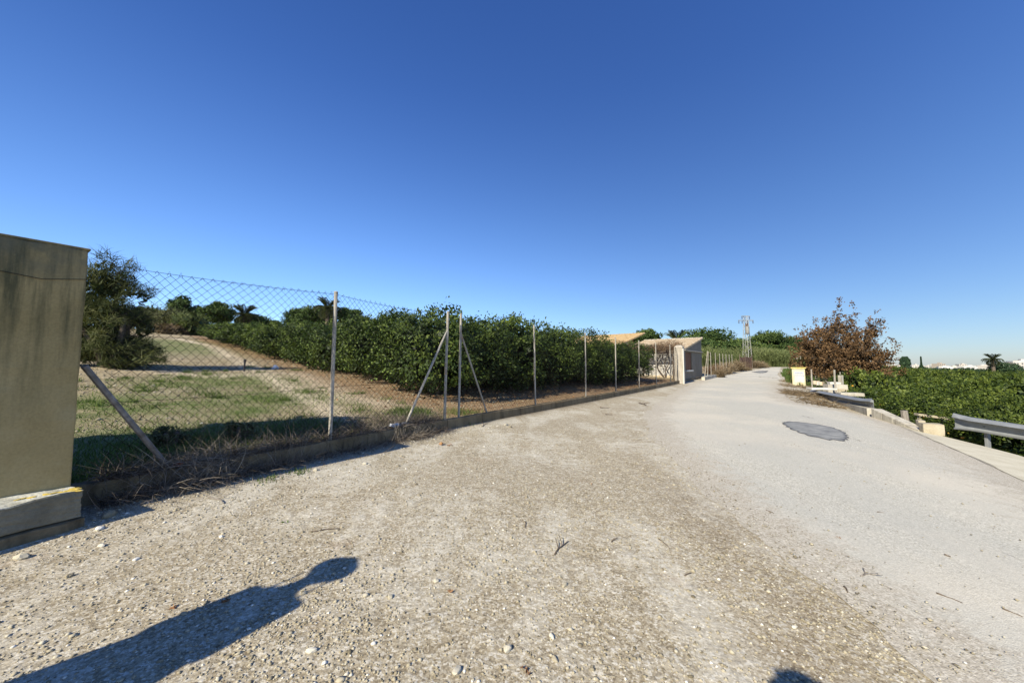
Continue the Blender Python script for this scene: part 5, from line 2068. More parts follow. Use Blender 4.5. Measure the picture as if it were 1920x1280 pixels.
# distant dark orchard mass and far trees
g = np.random.default_rng(90)
n = 26000
yy = g.uniform(70, 330, n) ** 1.0
xx = yy * g.uniform(.80, 1.75, n)
zz = ground(xx, yy) + g.uniform(.0, 1.5, n) + .5 * np.sin(xx * .7) * np.sin(yy * .5)
P_ = np.stack([xx, yy, zz], -1)
Lq = .5 + yy / 130
a_ = rdir(n, g)
tag(link('distant_orchard', leafmesh('distant_orchard', quads(P_, a_, unit(np.cross(a_, rdir(n, g))), Lq, Lq * .6, g.uniform(.05, .6, n))), M['citrus_b']), 'far dark band of orchards before the town', 'orchard', None, 'stuff')


def cypress(px, top, depth, r, label, seed, shape):
    x, y = place_px(px, depth)
    h = height_to(px, top, depth, x, y)
    o = tree_root('cypress_tree', x, y, label, 'cypress', None)
    g = np.random.default_rng(seed)
    n = 3600
    z = g.uniform(0.02, 1, n)
    rr = r * shape(z) * np.sqrt(g.uniform(.35, 1, n)) * (1 + .12 * np.sin(z * 30))
    th = g.uniform(0, 6.283, n)
    P = np.stack([rr * np.cos(th), rr * np.sin(th), z * h], -1)
    a = unit(rdir(n, g) * .5 + np.array([0, 0, 1]))
    link('crown', leafmesh('crown', quads(P, a, unit(np.cross(a, rdir(n, g))), .6, .3, g.uniform(0, .8, n))), M['cypress'], o)
    mb = MB(); mb.tube([(0, 0, -.3), (0, 0, h * .6)], [.2, .08], 6); mb.build('trunk', M['bark'], o)
    return o


cypress(1696, 669, 105, 1.5, 'blunt dark conifer left of the slender cypress on the skyline', 1, lambda z: 1 - .45 * z + .12 * np.sin(z * 18))
cypress(1726, 669, 110, .95, 'slender pointed cypress on the skyline before the white town', 2, lambda z: np.sin(np.clip(z * 1.0 + .35, 0, 1) * 3.1) * 1.0 + .25 * (1 - z))
palm(1860, 662, 88, 2.0, 'shaggy palm on the right skyline beside a rounded tree', 7, group=GPL)
x, y = place_px(1884, 90); h = height_to(1884, 677, 90, x, y)
o = tree_root('round_tree', x, y, 'rounded olive-green tree leaning right of the skyline palm', 'tree')
bl = [(.3, 0, h * .62, 2.6, 2.2, h * .33), (-1.6, 0, h * .7, 1.8, 1.8, h * .27), (2.2, 0, h * .5, 1.9, 1.6, h * .26), (0, 0, h * .4, 2.6, 2, h * .3)]
link('crown', leafmesh('crown', blob_crown(5, bl, 3200, .4, .24, .2, .1, core=.1)), M['cypress'], o)
mb = MB(); mb.tube([(0, 0, -.3), (0, 0, h * .5)], [.25, .15], 6); mb.build('trunk', M['bark'], o)
GD = 'dark trees along the back of the low orchard'
for i, (px, top, dep, r_) in enumerate(((1668, 688, 120, 3.0), (1655, 689, 125, 3.2), (1745, 695, 140, 2.4), (1772, 693, 150, 3), (1800, 695, 130, 4.0), (1790, 692, 170, 2.2), (1822, 694, 125, 3.5), (1840, 696, 110, 2.6), (1860, 693, 95, 2.4), (1905, 703, 90, 3.2), (1760, 694, 200, 3), (1633, 692, 110, 3.5), (1610, 690, 105, 3.5))):
    bush('skyline_bush', px, top, dep, r_, 'dark green bush %s on the right skyline' % ['left of the blunt conifer', 'beyond the tip of the brown tree', 'just right of the slender cypress', 'in front of the white town', 'low and wide amid the town band', 'small before the town centre', 'left of the skyline palm', 'closest on the left to the skyline palm', 'at the foot of the skyline palm', 'at the right picture edge', 'far off before the white town', 'half behind the brown tree', 'mostly behind the brown tree'][i], 300 + i, 'cypress', 1500, .5, .3, 'bush', GD, up=.2, nb=12)

# town on the horizon
g = np.random.default_rng(95)
bm_v = []
house_m = []
for k in range(4):
    mb = MB(); w_, d_, h_ = [(11, 9, 6.5), (16, 9, 5.5), (9, 9, 8.5), (24, 10, 5)][k]
    mb.box((0, 0, h_ / 2 - 1), (w_, d_, h_ + 2)); mb.box((w_ * .2, 0, h_ + .7), (w_ * .3, d_ * .4, 1.4))
    house_m.append((mb.mesh('town_house'), w_, d_, h_))
win_m = []
for (me, w_, d_, h_) in house_m:
    mb = MB()
    for lev in range(int(h_ // 2.8)):
        for q in range(int(w_ // 3)):
            mb.box((-w_ / 2 + 1.6 + q * 3, -d_ / 2 - .03, 1.6 + lev * 2.8), (1.0, .1, 1.2))
    win_m.append(mb.mesh('windows'))
for me in win_m: me.materials.append(M['window'])
twn = Nt('town_walls')
oi = twn.n('ShaderNodeObjectInfo')
twm = twn.done(twn.ramp(oi.outputs['Random'], [(0, (.34, .29, .23)), (.5, (.46, .43, .38)), (1, (.56, .54, .50))]), .9, None, .2)
for (me, *_r) in house_m: me.materials.append(twm)
for k in range(150):
    px = float(g.uniform(1600, 2050)) if k > 18 else float(g.uniform(1895, 1960))
    dep = float(g.uniform(520, 1150)) if k > 18 else float(g.uniform(330, 430))
    x, y = place_px(px, dep)
    q = int(g.integers(0, 4))
    o = root('town_house', (x, y, gz(x, y)), 'pale house in the distant town on the right horizon' if k > 18 else 'whitish house at the nearer edge of the town at the right picture border', 'house', 'houses of the distant town', float(g.uniform(-.6, .6)))
    link('walls', house_m[q][0], None, o); link('windows', win_m[q], None, o)
    sc = float(g.uniform(.8, 1.25)); o.scale = (sc, sc, sc)
n = 6000
yy = g.uniform(340, 1300, n); xx = yy * g.uniform(.85, 1.8, n)
P_ = np.stack([xx, yy, ground(xx, yy) + g.uniform(0, 3.2, n)], -1)
a_ = rdir(n, g)
tag(link('distant_greenery', leafmesh('distant_greenery', quads(P_, a_, unit(np.cross(a_, rdir(n, g))), yy / 150, yy / 230, g.uniform(.1, .7, n))), M['cypress']), 'far scattered greenery between the houses of the town', 'trees', None, 'stuff')

# unseen tree added off frame behind the fence: it throws the shade that lies over the weeds
bush('shade_tree', 0, 0, 0, 1.15, 'unseen dense evergreen added left of the gate pillar to shade the weeds', 120, 'pine', 11000, .24, .14, 'tree', None, sq=1.0, xyp=(-7.75, .1), nb=90, core=.2, h=6.0)
# ------------------------------------------------------------------ grass, weeds, litter
g = np.random.default_rng(130)


def tufts(name, cx, cy, nblade, rad, L, W, mat, label, cat, lean=.5, bend=-.12, dens=None):
    n = nblade
    P = np.stack([cx + g.normal(0, rad, n), cy + g.normal(0, rad, n), np.zeros(n)], -1)
    P[:, 2] = ground(P[:, 0], P[:, 1]) - .01
    d = unit(rdir(n, g) * lean + np.array([0, 0, 1]))
    S_ = strands(P, d, L * g.uniform(.5, 1.3, n), W, np.array([0, 0, bend]) + g.normal(0, .05, (n, 3)), g.uniform(0, 1, n), 3, g)
    return S_


# dry weeds tangled over the first kerb
parts = []
n = 8500
s_ = g.uniform(-4.6, -.1, n)
dens = np.interp(s_, [-4.6, -4.2, -3.2, -2.6, -1.4, -.9, -.1], [1, 1, .9, .4, .3, .9, .3])
k_ = g.random(n) < dens
s_ = s_[k_]; n = len(s_)
off = g.normal(.02, .12, n)
x_, y_ = xy(s_, vk(s_) - off)
z_ = np.where(off > 0.0, rz(s_) + .225, g_road(s_, vk(s_) - off))
z_ = np.where((off > 0) & (off < .17), rz(s_) + .235, z_)
d_ = unit(rdir(n, g) * np.array([1, 1, .5]) + np.array([.25, -.1, .75]))
parts.append(strands(np.stack([x_, y_, z_], -1), d_, g.uniform(.12, .42, n), .0065, g.normal(0, .22, (n, 3)) + np.array([0, 0, -.22]), g.uniform(0, .7, n), 6, g))
tag(link('dry_weeds', leafmesh('dry_weeds', join(*parts)), M['drygrass']), 'grey tangle of dry weeds hanging over the dark kerb', 'weeds', None, 'stuff')
n = 7000
s_ = g.uniform(-3.6, -.1, n); u_ = .15 + np.abs(g.normal(0, .45, n)) * np.interp(s_, [-3.6, -2, -.6, 0], [.4, 1.2, 1.3, .6])
x_, y_ = xy(s_, vk(s_) - u_)
d_ = unit(rdir(n, g) * np.array([1, 1, .4]) + np.array([.2, -.1, .45]))
tag(link('weed_mat', leafmesh('weed_mat', strands(np.stack([x_, y_, g_field(s_, vk(s_) - u_) - .005], -1), d_, g.uniform(.08, .28, n), .007, g.normal(0, .2, (n, 3)) + np.array([0, 0, -.2]), g.uniform(0, .75, n), 5, g)), M['drygrass']), 'flattened grey-brown mat of dead weeds behind the kerb', 'weeds', None, 'stuff')
# two thicker dry clumps
for (s0, spread, nb_, L_, lab) in ((-3.85, .2, 800, .5, 'curly pale dry weed clump drooping over the kerb by the near pillar'), (-.85, .2, 520, .34, 'spiky grey dry weed clump at the foot of the slanting strut')):
    n = nb_
    s_ = s0 + g.normal(0, spread, n); off = g.normal(-.04, .06, n)
    x_, y_ = xy(s_, vk(s_) - off)
    z_ = np.where(off > 0, rz(s_) + .22, g_road(s_, vk(s_) - off))
    d_ = unit(rdir(n, g) * np.array([.9, .9, .5]) + np.array([.1, -.25, .7]))
    tag(link('weed_clump', leafmesh('weed_clump', strands(np.stack([x_, y_, z_], -1), d_, L_ * g.uniform(.5, 1.2, n), .0075, g.normal(0, .25, (n, 3)) + np.array([0, 0, -.25]), g.uniform(.3, 1, n), 7, g)), M['drygrass']), lab, 'weeds')
# tall single stems
for i, (s0, lab) in enumerate(((-2.95, 'thin upright dry stems against the kerb left of the second post'), (-1.25, 'pale upright dry stem beside the white bag'))):
    n = 16
    s_ = s0 + g.normal(0, .1, n); off = g.normal(-.06, .03, n)
    x_, y_ = xy(s_, vk(s_) - off)
    tag(link('tall_weed', leafmesh('tall_weed', strands(np.stack([x_, y_, g_road(s_, vk(s_) - off)], -1), unit(rdir(n, g) * .35 + np.array([0, 0, 1])), g.uniform(.25, .5, n), .006, g.normal(0, .05, (n, 3)), g.uniform(.6, 1, n), 5, g)), M['drygrass']), lab, 'weeds')
# shaded green grass inside the fence
n = 26000
s_ = g.uniform(-5.2, .3, n); u_ = np.abs(g.normal(0, 1.0, n)) + .12
x_, y_ = xy(s_, vk(s_) - u_)
gm = a_green(x_, y_, s_, None)
k_ = g.random(n) < np.clip(gm * 1.0 + .12 + .5 * (s_ < -2.5), 0, 1)
P_ = np.stack([x_, y_, g_field(s_, vk(s_) - u_) - .005], -1)[k_]
n = len(P_)
tag(link('grass', leafmesh('grass', strands(P_, unit(rdir(n, g) * .6 + np.array([0, 0, 1])), g.uniform(.04, .13, n), .006, g.normal(0, .08, (n, 3)) + np.array([0, 0, -.1]), g.uniform(0, 1, n), 3, g)), M['grass']), 'green grass in the shade just inside the fence', 'grass', None, 'stuff')
# thin sunlit grass farther up the field, and dry stubble
parts = []
n = 170000
x_ = g.uniform(-22, 1.0, n); y_ = g.uniform(4.5, 26, n)
s_, v_ = sv(x_, y_)
u_ = vk(s_) - v_
gm = a_green(x_, y_, s_, v_)
tone = g.random(n)
k_ = (u_ > .2) & (u_ < 16) & (g.random(n) < np.clip(gm * .9 + .16, 0, 1) * np.exp(-u_ / 14)) & ~((((x_ - ROW0[0]) * ROWD[1] - (y_ - ROW0[1]) * ROWD[0]) > 0))
green_ = gm > .25
for sel, mat, nm, lab in ((k_ & green_, 'grass', 'field_grass', 'sparse green grass patches on the open field'), (k_ & ~green_, 'drygrass', 'stubble', 'short straw stubble scattered over the field')):
    P_ = np.stack([x_, y_, g_field(s_, v_) - .005], -1)[sel]
    m_ = len(P_)
    if not m_: continue
    tag(link(nm, leafmesh(nm, strands(P_, unit(rdir(m_, g) * .8 + np.array([0, 0, 1])), g.uniform(.03, .10, m_), .010, g.normal(0, .08, (m_, 3)) + np.array([0, 0, -.1]), g.uniform(.2, 1, m_), 2, g)), M[mat]), lab, 'grass', None, 'stuff')
n = 16000
x_ = g.uniform(-16, .5, n); y_ = g.uniform(4.8, 20, n)
s_, v_ = sv(x_, y_)
ok = ((vk(s_) - v_) > .3) & (a_green(x_, y_, s_, v_) < .6)
P_ = np.stack([x_, y_, g_field(s_, v_) + .003], -1)[ok]
V, F, T = blobs3(P_, g.gamma(2, .006, len(P_)) + .006, np.clip(g.normal(.35, .2, len(P_)), 0, 1), .55, g, octa=True)
tag(link('soil_clods', np_mesh('soil_clods', V, F, False, {'tint': T}), M['stones']), 'small clods and stones scattered over the open field', 'clods', None, 'stuff')
parts = []
for q in range(150):
    cx, cy = g.uniform(-11, -.5), g.uniform(5, 16)
    s1, v1 = sv(cx, cy)
    if vk(s1) - v1 < .5 or ((cx - ROW0[0]) * ROWD[1] - (cy - ROW0[1]) * ROWD[0]) > 0: continue
    parts.append(tufts('w', cx, cy, int(g.uniform(25, 90)), g.uniform(.04, .16), g.uniform(.06, .17), .011, None, '', '', .8))
tag(link('field_weeds', leafmesh('field_weeds', join(*parts)), M['grass']), 'low green weed tufts dotted over the open field', 'weeds', None, 'stuff')
# dark little bushes inside the fence
bush('weed_bush', 0, 0, 0, .2, 'small dark bushy weed inside the fence right of the slanting strut', 140, 'scrub', 900, .06, .02, 'weed', None, xyp=tuple(float(q) for q in xy(-3.2, -.75)), nb=14, h=.34, core=.05)
bush('weed_bush', 0, 0, 0, .22, 'small dark bushy weed inside the fence left of the slanting strut', 141, 'scrub', 900, .06, .02, 'weed', None, xyp=tuple(float(q) for q in xy(-3.9, -.95)), nb=14, h=.32, core=.05)
# bright weeds near the corner post and along the kerb foot
for (cx, cy, nb_, rd_, L_, lab) in ((*fh(772, 773), 500, .22, .12, 'bright green weed patch between the strut and the corner post'), (*fh(868, 775), 300, .22, .10, 'bright green weeds behind the corner post'), (*hit(560, 886)[:2], 110, .07, .05, 'low green weeds at the foot of the kerb'), (*hit(500, 900)[:2], 90, .08, .045, 'dark green weeds at the kerb foot near the pale stems')):
    tag(link('green_weeds', leafmesh('green_weeds', tufts('w', float(cx), float(cy), nb_, rd_, L_, .012, None, '', '')), M['grass']), lab, 'weeds')
# grass verge beyond the yellow box
n = 16000
s_ = g.uniform(22, 46, n); e_ = g.uniform(.0, 1, n) ** .8
v0 = vr(s_) + .25; v1 = np.maximum(vb(s_) + 3.5, v0 + 2.5)
v_ = v0 + (v1 - v0) * e_
x_, y_ = xy(s_, v_)
P_ = np.stack([x_, y_, ground(x_, y_) - .02], -1)
px_ = x_ / y_ * 700 + 960
k_ = (px_ < 1560) & (s_ > np.interp(px_, [1455, 1495, 1540], [27, 22.5, 24]))
P_ = P_[k_]; n = len(P_)
tag(link('grass_verge', leafmesh('grass_verge', strands(P_, unit(rdir(n, g) * .5 + np.array([0, 0, 1])), g.uniform(.15, .34, n), .04, g.normal(0, .08, (n, 3)) + np.array([0, 0, -.1]), g.uniform(.0, .75, n), 2, g)), M['grass']), 'lush green grass patch inside the bend behind the yellow box', 'grass', None, 'stuff')
# dry brown litter and twigs on the shoulder
parts = []
for (px, py, n, sx, sy) in ((1490, 737, 900, .55, .9), (1515, 742, 500, .5, .6), (1500, 725, 500, .7, 1.2), (1528, 752, 260, .3, .5), (1545, 760, 200, .3, .3), (1480, 716, 400, .3, 1.5)):
    p = hit(px, py)
    x_ = p[0] + g.normal(0, sx, n); y_ = p[1] + g.normal(0, sy, n)
    P_ = np.stack([x_, y_, ground(x_, y_) + .01], -1)
    s_, v_ = sv(x_, y_)
    P_ = P_[v_ > vr(s_) - .1]
    m_ = len(P_)
    parts.append(strands(P_, unit(rdir(m_, g) * np.array([1, 1, .25]) + np.array([0, 0, .15])), g.uniform(.15, .5, m_), .02, g.normal(0, .2, (m_, 3)) + np.array([0, 0, -.05]), g.uniform(0, .6, m_), 3, g))
tag(link('shoulder_brushwood', leafmesh('shoulder_brushwood', join(*parts)), M['drybrush']), 'dead brown twigs and weeds strewn on the sandy shoulder', 'brushwood', None, 'stuff')
# fallen fruit and leaves below the left trees
n = 4500
k = g.integers(0, 16, n)
bx = base0[0] + ROWD[0] * 3.45 * k + g.normal(0, 1.5, n); by = base0[1] + ROWD[1] * 3.45 * k + g.normal(0, 1.5, n)
k2 = g.random(n) < .5
q = g.uniform(0, 15, n)
bx = np.where(k2, base0[0] + ROWN[0] * q + g.normal(0, 1.3, n), bx); by = np.where(k2, base0[1] + ROWN[1] * q + g.normal(0, 1.3, n), by)
s_, v_ = sv(bx, by)
ok = v_ < vk(s_) - .2
P_ = np.stack([bx, by, ground(bx, by) + .012], -1)[ok]
n = len(P_)
a_ = unit(rdir(n, g) * np.array([1, 1, .2]))
tag(link('fallen_leaves', leafmesh('fallen_leaves', quads(P_, a_, unit(np.cross(a_, np.array([0, 0, 1.]) + g.normal(0, .3, (n, 3)))), .09, .05, g.uniform(0, 1, n), .1)), M['deadleaf']), 'brown fallen leaves under the citrus trees', 'leaves', None, 'stuff')

# ------------------------------------------------------------------ loose stones on the gravel
def on_gravel(x, y):
    s_, v_ = sv(x, y)
    return (v_ > vk(s_) + .01) & (v_ < vb(s_)), s_, v_


n = 130000
rr = .7 + 7.5 * g.random(n) ** 1.35
th = g.uniform(R(-66), R(62), n)
x_ = rr * np.sin(th); y_ = rr * np.cos(th)
ok, s_, v_ = on_gravel(x_, y_)
inroad = v_ > vl(s_)
e_ = v_ - vl(s_)
patchy = np.sin(x_ * 1.9 + 1) * np.sin(y_ * 2.3) + .6 * np.sin(x_ * 4.1 + y_ * 3.1)
keep = ok & (g.random(n) < np.where(inroad, np.clip(.5 * np.exp(-np.maximum(e_, 0) / .3), .02, 1), .42 + .25 * patchy)) & (v_ < vr(s_) - .1)
x_, y_ = x_[keep], y_[keep]; n = len(x_)
sz = g.gamma(2.6, .0015, n) + .0018
P_ = np.stack([x_, y_, ground(x_, y_) + .25 * sz + np.where(inroad[keep], .012, 0)], -1)
V, F, T = blobs3(P_, sz, np.clip(g.normal(.5, .25, n), 0, 1), .6, g, octa=True)
print('stones', n)
tag(link('loose_gravel', np_mesh('loose_gravel', V, F, False, {'tint': T}), M['stones']), 'fine loose gravel strewn over the apron before the camera', 'gravel', None, 'stuff')
n = 2300
rr = .9 + 10 * g.random(n) ** 1.2
th = g.uniform(R(-62), R(55), n)
x_ = rr * np.sin(th); y_ = rr * np.cos(th)
# richer along the kerb
m_ = 1500
sk = g.uniform(-4.9, 1, m_); dk_ = np.abs(g.normal(0, .5, m_)) + .03
xk, yk = xy(sk, vk(sk) + dk_)
x_ = np.r_[x_, xk]; y_ = np.r_[y_, yk]; n = len(x_)
ok, s_, v_ = on_gravel(x_, y_)
keep = ok & ((v_ < vl(s_) + .1) | (g.random(n) < .06))
x_, y_ = x_[keep], y_[keep]; n = len(x_)
sz = g.gamma(3, .0017, n) + .003
V, F, T = blobs3(np.stack([x_, y_, ground(x_, y_) + .2 * sz], -1), sz, np.clip(g.normal(.55, .28, n), 0, 1), .6, g)
tag(link('coarse_gravel', np_mesh('coarse_gravel', V, F, False, {'tint': T}), M['stones']), 'coarser stones scattered over the apron and along the kerb', 'gravel', None, 'stuff')

# individual stones, twigs and leaves that the photograph shows
def one_stone(px, py, r, tint, label, seed):
    p = hit(px, py)
    gs = np.random.default_rng(seed)
    bm = bmesh.new(); bmesh.ops.create_icosphere(bm, subdivisions=2, radius=1)
    ph = gs.uniform(0, 6, 4)
    for v in bm.verts:
        c_ = v.co
        v.co = c_ * (1 + .14 * math.sin(3 * c_.x + ph[0]) + .12 * math.sin(4 * c_.y + ph[1]) + .06 * gs.normal())
        v.co = Vector((v.co.x * r * 1.2, v.co.y * r * .85, v.co.z * r * .6))
    me = bpy.data.meshes.new('stone'); bm.to_mesh(me); bm.free()
    at = me.attributes.new('tint', 'FLOAT', 'POINT'); at.data.foreach_set('value', np.full(len(me.vertices), tint, dtype=np.float32))
    o = link('stone', me, M['stones'])
    o.location = (float(p[0]), float(p[1]), float(p[2]) + r * .3)
    o.rotation_euler = (0, 0, float(gs.uniform(0, 3)))
    return tag(o, label, 'stone', 'single stones on the gravel')


one_stone(187, 992, .028, 1.0, 'white pebble by the near corner of the pillar plinth', 1)
one_stone(205, 968, .05, .25, 'large dark stone in the shade at the kerb foot by the plinth', 2)
one_stone(38, 1047, .036, .8, 'pale greenish lump at the foot of the plinth', 3)
one_stone(190, 1025, .022, .95, 'small white stone just below the white pebble', 4)
one_stone(255, 1049, .017, 1.0, 'white stone left of the tip of the person shadow', 5)
one_stone(585, 1223, .02, .95, 'white stone right of the long shadow', 6)
one_stone(635, 1092, .016, .6, 'grey-brown stone below the head of the shadow', 7)
one_stone(130, 1082, .02, .3, 'dark pointed stone left of the shadow', 8)
one_stone(1059, 1098, .018, .7, 'buff flat stone in the middle of the gravel', 9)
one_stone(1035, 1196, .016, .95, 'whitish stone low in the middle of the gravel', 10)
one_stone(951, 1219, .021, .9, 'whitish stone left of the other low middle stones', 11)
one_stone(818, 1091, .018, .85, 'pale stone left of the reddish leaf', 12)
one_stone(732, 1120, .016, .75, 'buff stone among a few on the left of the gravel', 13)
one_stone(1040, 1238, .015, .55, 'reddish buff stone at the lower middle of the gravel', 14)
one_stone(857, 1260, .02, .9, 'pale stone at the bottom edge of the picture', 15)
one_stone(1490, 1176, .013, .95, 'pale stone at the edge of the asphalt', 16)
one_stone(949, 797, .045, .8, 'pale stone far up the gravel near the kerb', 17)
one_stone(957, 801, .035, .3, 'dark stone beside the pale one near the kerb', 18)
one_stone(685, 870, .03, .9, 'white stone in front of the kerb below the second post', 19)
one_stone(592, 882, .03, .8, 'pale stone at the kerb shade edge', 20)


def twig(px0, py0, px1, py1, r, label, fork=0, group='twigs on the ground', mat='bark', lift=-.002, seed=1):
    a_ = hit(px0, py0); b_ = hit(px1, py1)
    gs = random.Random(seed)
    L_ = float(np.linalg.norm(b_ - a_))
    mid = (Vector(a_) + Vector(b_)) / 2
    o_ = Vector(a_)
    mb = MB()
    side = Vector((-(b_ - a_)[1], (b_ - a_)[0], 0)).normalized()
    pts = []
    for i in range(6):
        f = i / 5
        p = Vector(a_).lerp(Vector(b_), f) - o_
        p += side * (math.sin(f * 3.1) * L_ * gs.uniform(.04, .1)) + Vector((0, 0, lift + r * 1.2 + gs.uniform(0, r)))
        pts.append(p)
    mb.tube(pts, [r * (1 - .5 * i / 5) for i in range(6)], 6)
    for k in range(fork):
        p = pts[2 + k % 3]
        q = p + (pts[3] - pts[2]).normalized() * L_ * .3 + side * L_ * gs.choice([-.3, .3]) + Vector((0, 0, L_ * .12))
        mb.tube([p, p.lerp(q, .5) + Vector((0, 0, .004)), q], [r * .7, r * .55, r * .3], 5)
    o = mb.build('twig', M[mat], smooth=True)
    o.location = o_
    return tag(o, label, 'twig', group)


twig(586, 998, 637, 992, .005, 'straight brown twig above the head of the shadow', seed=2)
twig(1040, 1042, 1066, 1016, .006, 'forked dark twig in the middle of the gravel', 2, seed=3)
twig(1146, 1018, 1158, 1009, .005, 'short curved dark twig right of the forked one', 1, seed=4)
twig(984, 978, 984, 990, .004, 'tiny upright-lying twig up from the forked one', seed=5)
twig(1235, 1012, 1256, 1030, .004, 'thin dark twig near the asphalt edge', seed=6)
twig(1284, 1081, 1296, 1076, .005, 'short dark twig right of the pale gravel streak', seed=7)
twig(1756, 1115, 1805, 1132, .005, 'long straight dry stalk on the asphalt at the right', seed=8)
twig(1880, 1144, 1918, 1158, .005, 'dry stalk at the right picture edge', seed=9)
twig(1615, 1083, 1646, 1078, .006, 'bent brown twig among grit on the asphalt', 2, mat='pale_bark', seed=10)
twig(1583, 1102, 1589, 1114, .006, 'short brown twig below the bent one', seed=11)
twig(1436, 957, 1451, 963, .005, 'short dark stick on the asphalt', seed=12)
twig(1645, 961, 1658, 962, .005, 'short brown stick right on the asphalt', seed=13)
twig(1771, 1042, 1783, 1047, .007, 'dark seed pod shaped stick on the asphalt', seed=14)
twig(390, 934, 418, 946, .008, 'bleached forked stick at the kerb foot', 1, mat='pale_bark', seed=15)
twig(905, 800, 915, 794, .008, 'small dark twig on the far gravel', 1, seed=16)
twig(1198, 757, 1212, 761, .02, 'dark twig on the road below the far kerb', 1, seed=17)
twig(1125, 765, 1142, 766, .015, 'thin dark twig on pale ground below the far kerb', seed=18)
twig(1135, 778, 1148, 778, .012, 'short thin twig nearer on the pale ground', seed=19)


def dead_leaf(px, py, sz, label, seed, mat='deadleaf', green=False):
    p = hit(px, py)
    gs = np.random.default_rng(seed)
    n = 5
    P = np.array(p)[None] + gs.normal(0, sz * .35, (n, 3)) * np.array([1, 1, .2]) + np.array([0, 0, sz * .25])
    V, F, T = quads(P, unit(rdir(n, gs) * np.array([1, 1, .5])), unit(rdir(n, gs)), sz, sz * .6, gs.uniform(.3, .9, n), .3)
    o = link('dead_leaf', np_mesh('dead_leaf', V - np.array(p), F, False, {'tint': T}), M[mat])
    o.location = tuple(float(q) for q in p)
    return tag(o, label, 'leaf', 'leaves on the ground')


dead_leaf(845, 1111, .03, 'reddish dry leaf left of the middle of the gravel', 1)
dead_leaf(990, 1264, .03, 'reddish dry leaf at the bottom edge', 2)
dead_leaf(532, 979, .028, 'tiny green sprig on the gravel', 3, 'grass')
dead_leaf(828, 834, .08, 'brown dry leaf heap on the gravel by the kerb', 4)
dead_leaf(843, 836, .06, 'second brown dry leaf right of the heap', 5)
dead_leaf(418, 1132, .035, 'dark leaf lying inside the long shadow', 6)
dead_leaf(325, 1140, .03, 'dark leaf at the upper rim of the long shadow', 7)
dead_leaf(1573, 1009, .02, 'small dark leaf on the asphalt', 8)
dead_leaf(1110, 908, .02, 'small brown leaf on the pale gravel', 9)

# ------------------------------------------------------------------ the two people whose shadows reach the gravel
def skin_chain(name, verts, edges, radii, mat, parent, lev=2, root_i=0):
    me = bpy.data.meshes.new(name)
    me.from_pydata(verts, edges, [])
    o = link(name, me, mat, parent)
    m_ = o.modifiers.new('skin', 'SKIN')
    for i, r_ in enumerate(radii):
        sv_ = me.skin_vertices[0].data[i]
        sv_.radius = (r_, r_) if not hasattr(r_, '__len__') else r_
        sv_.use_root = (i == root_i)
    m_.use_smooth_shade = True
    s_ = o.modifiers.new('sub', 'SUBSURF'); s_.levels = lev; s_.render_levels = lev
    return o


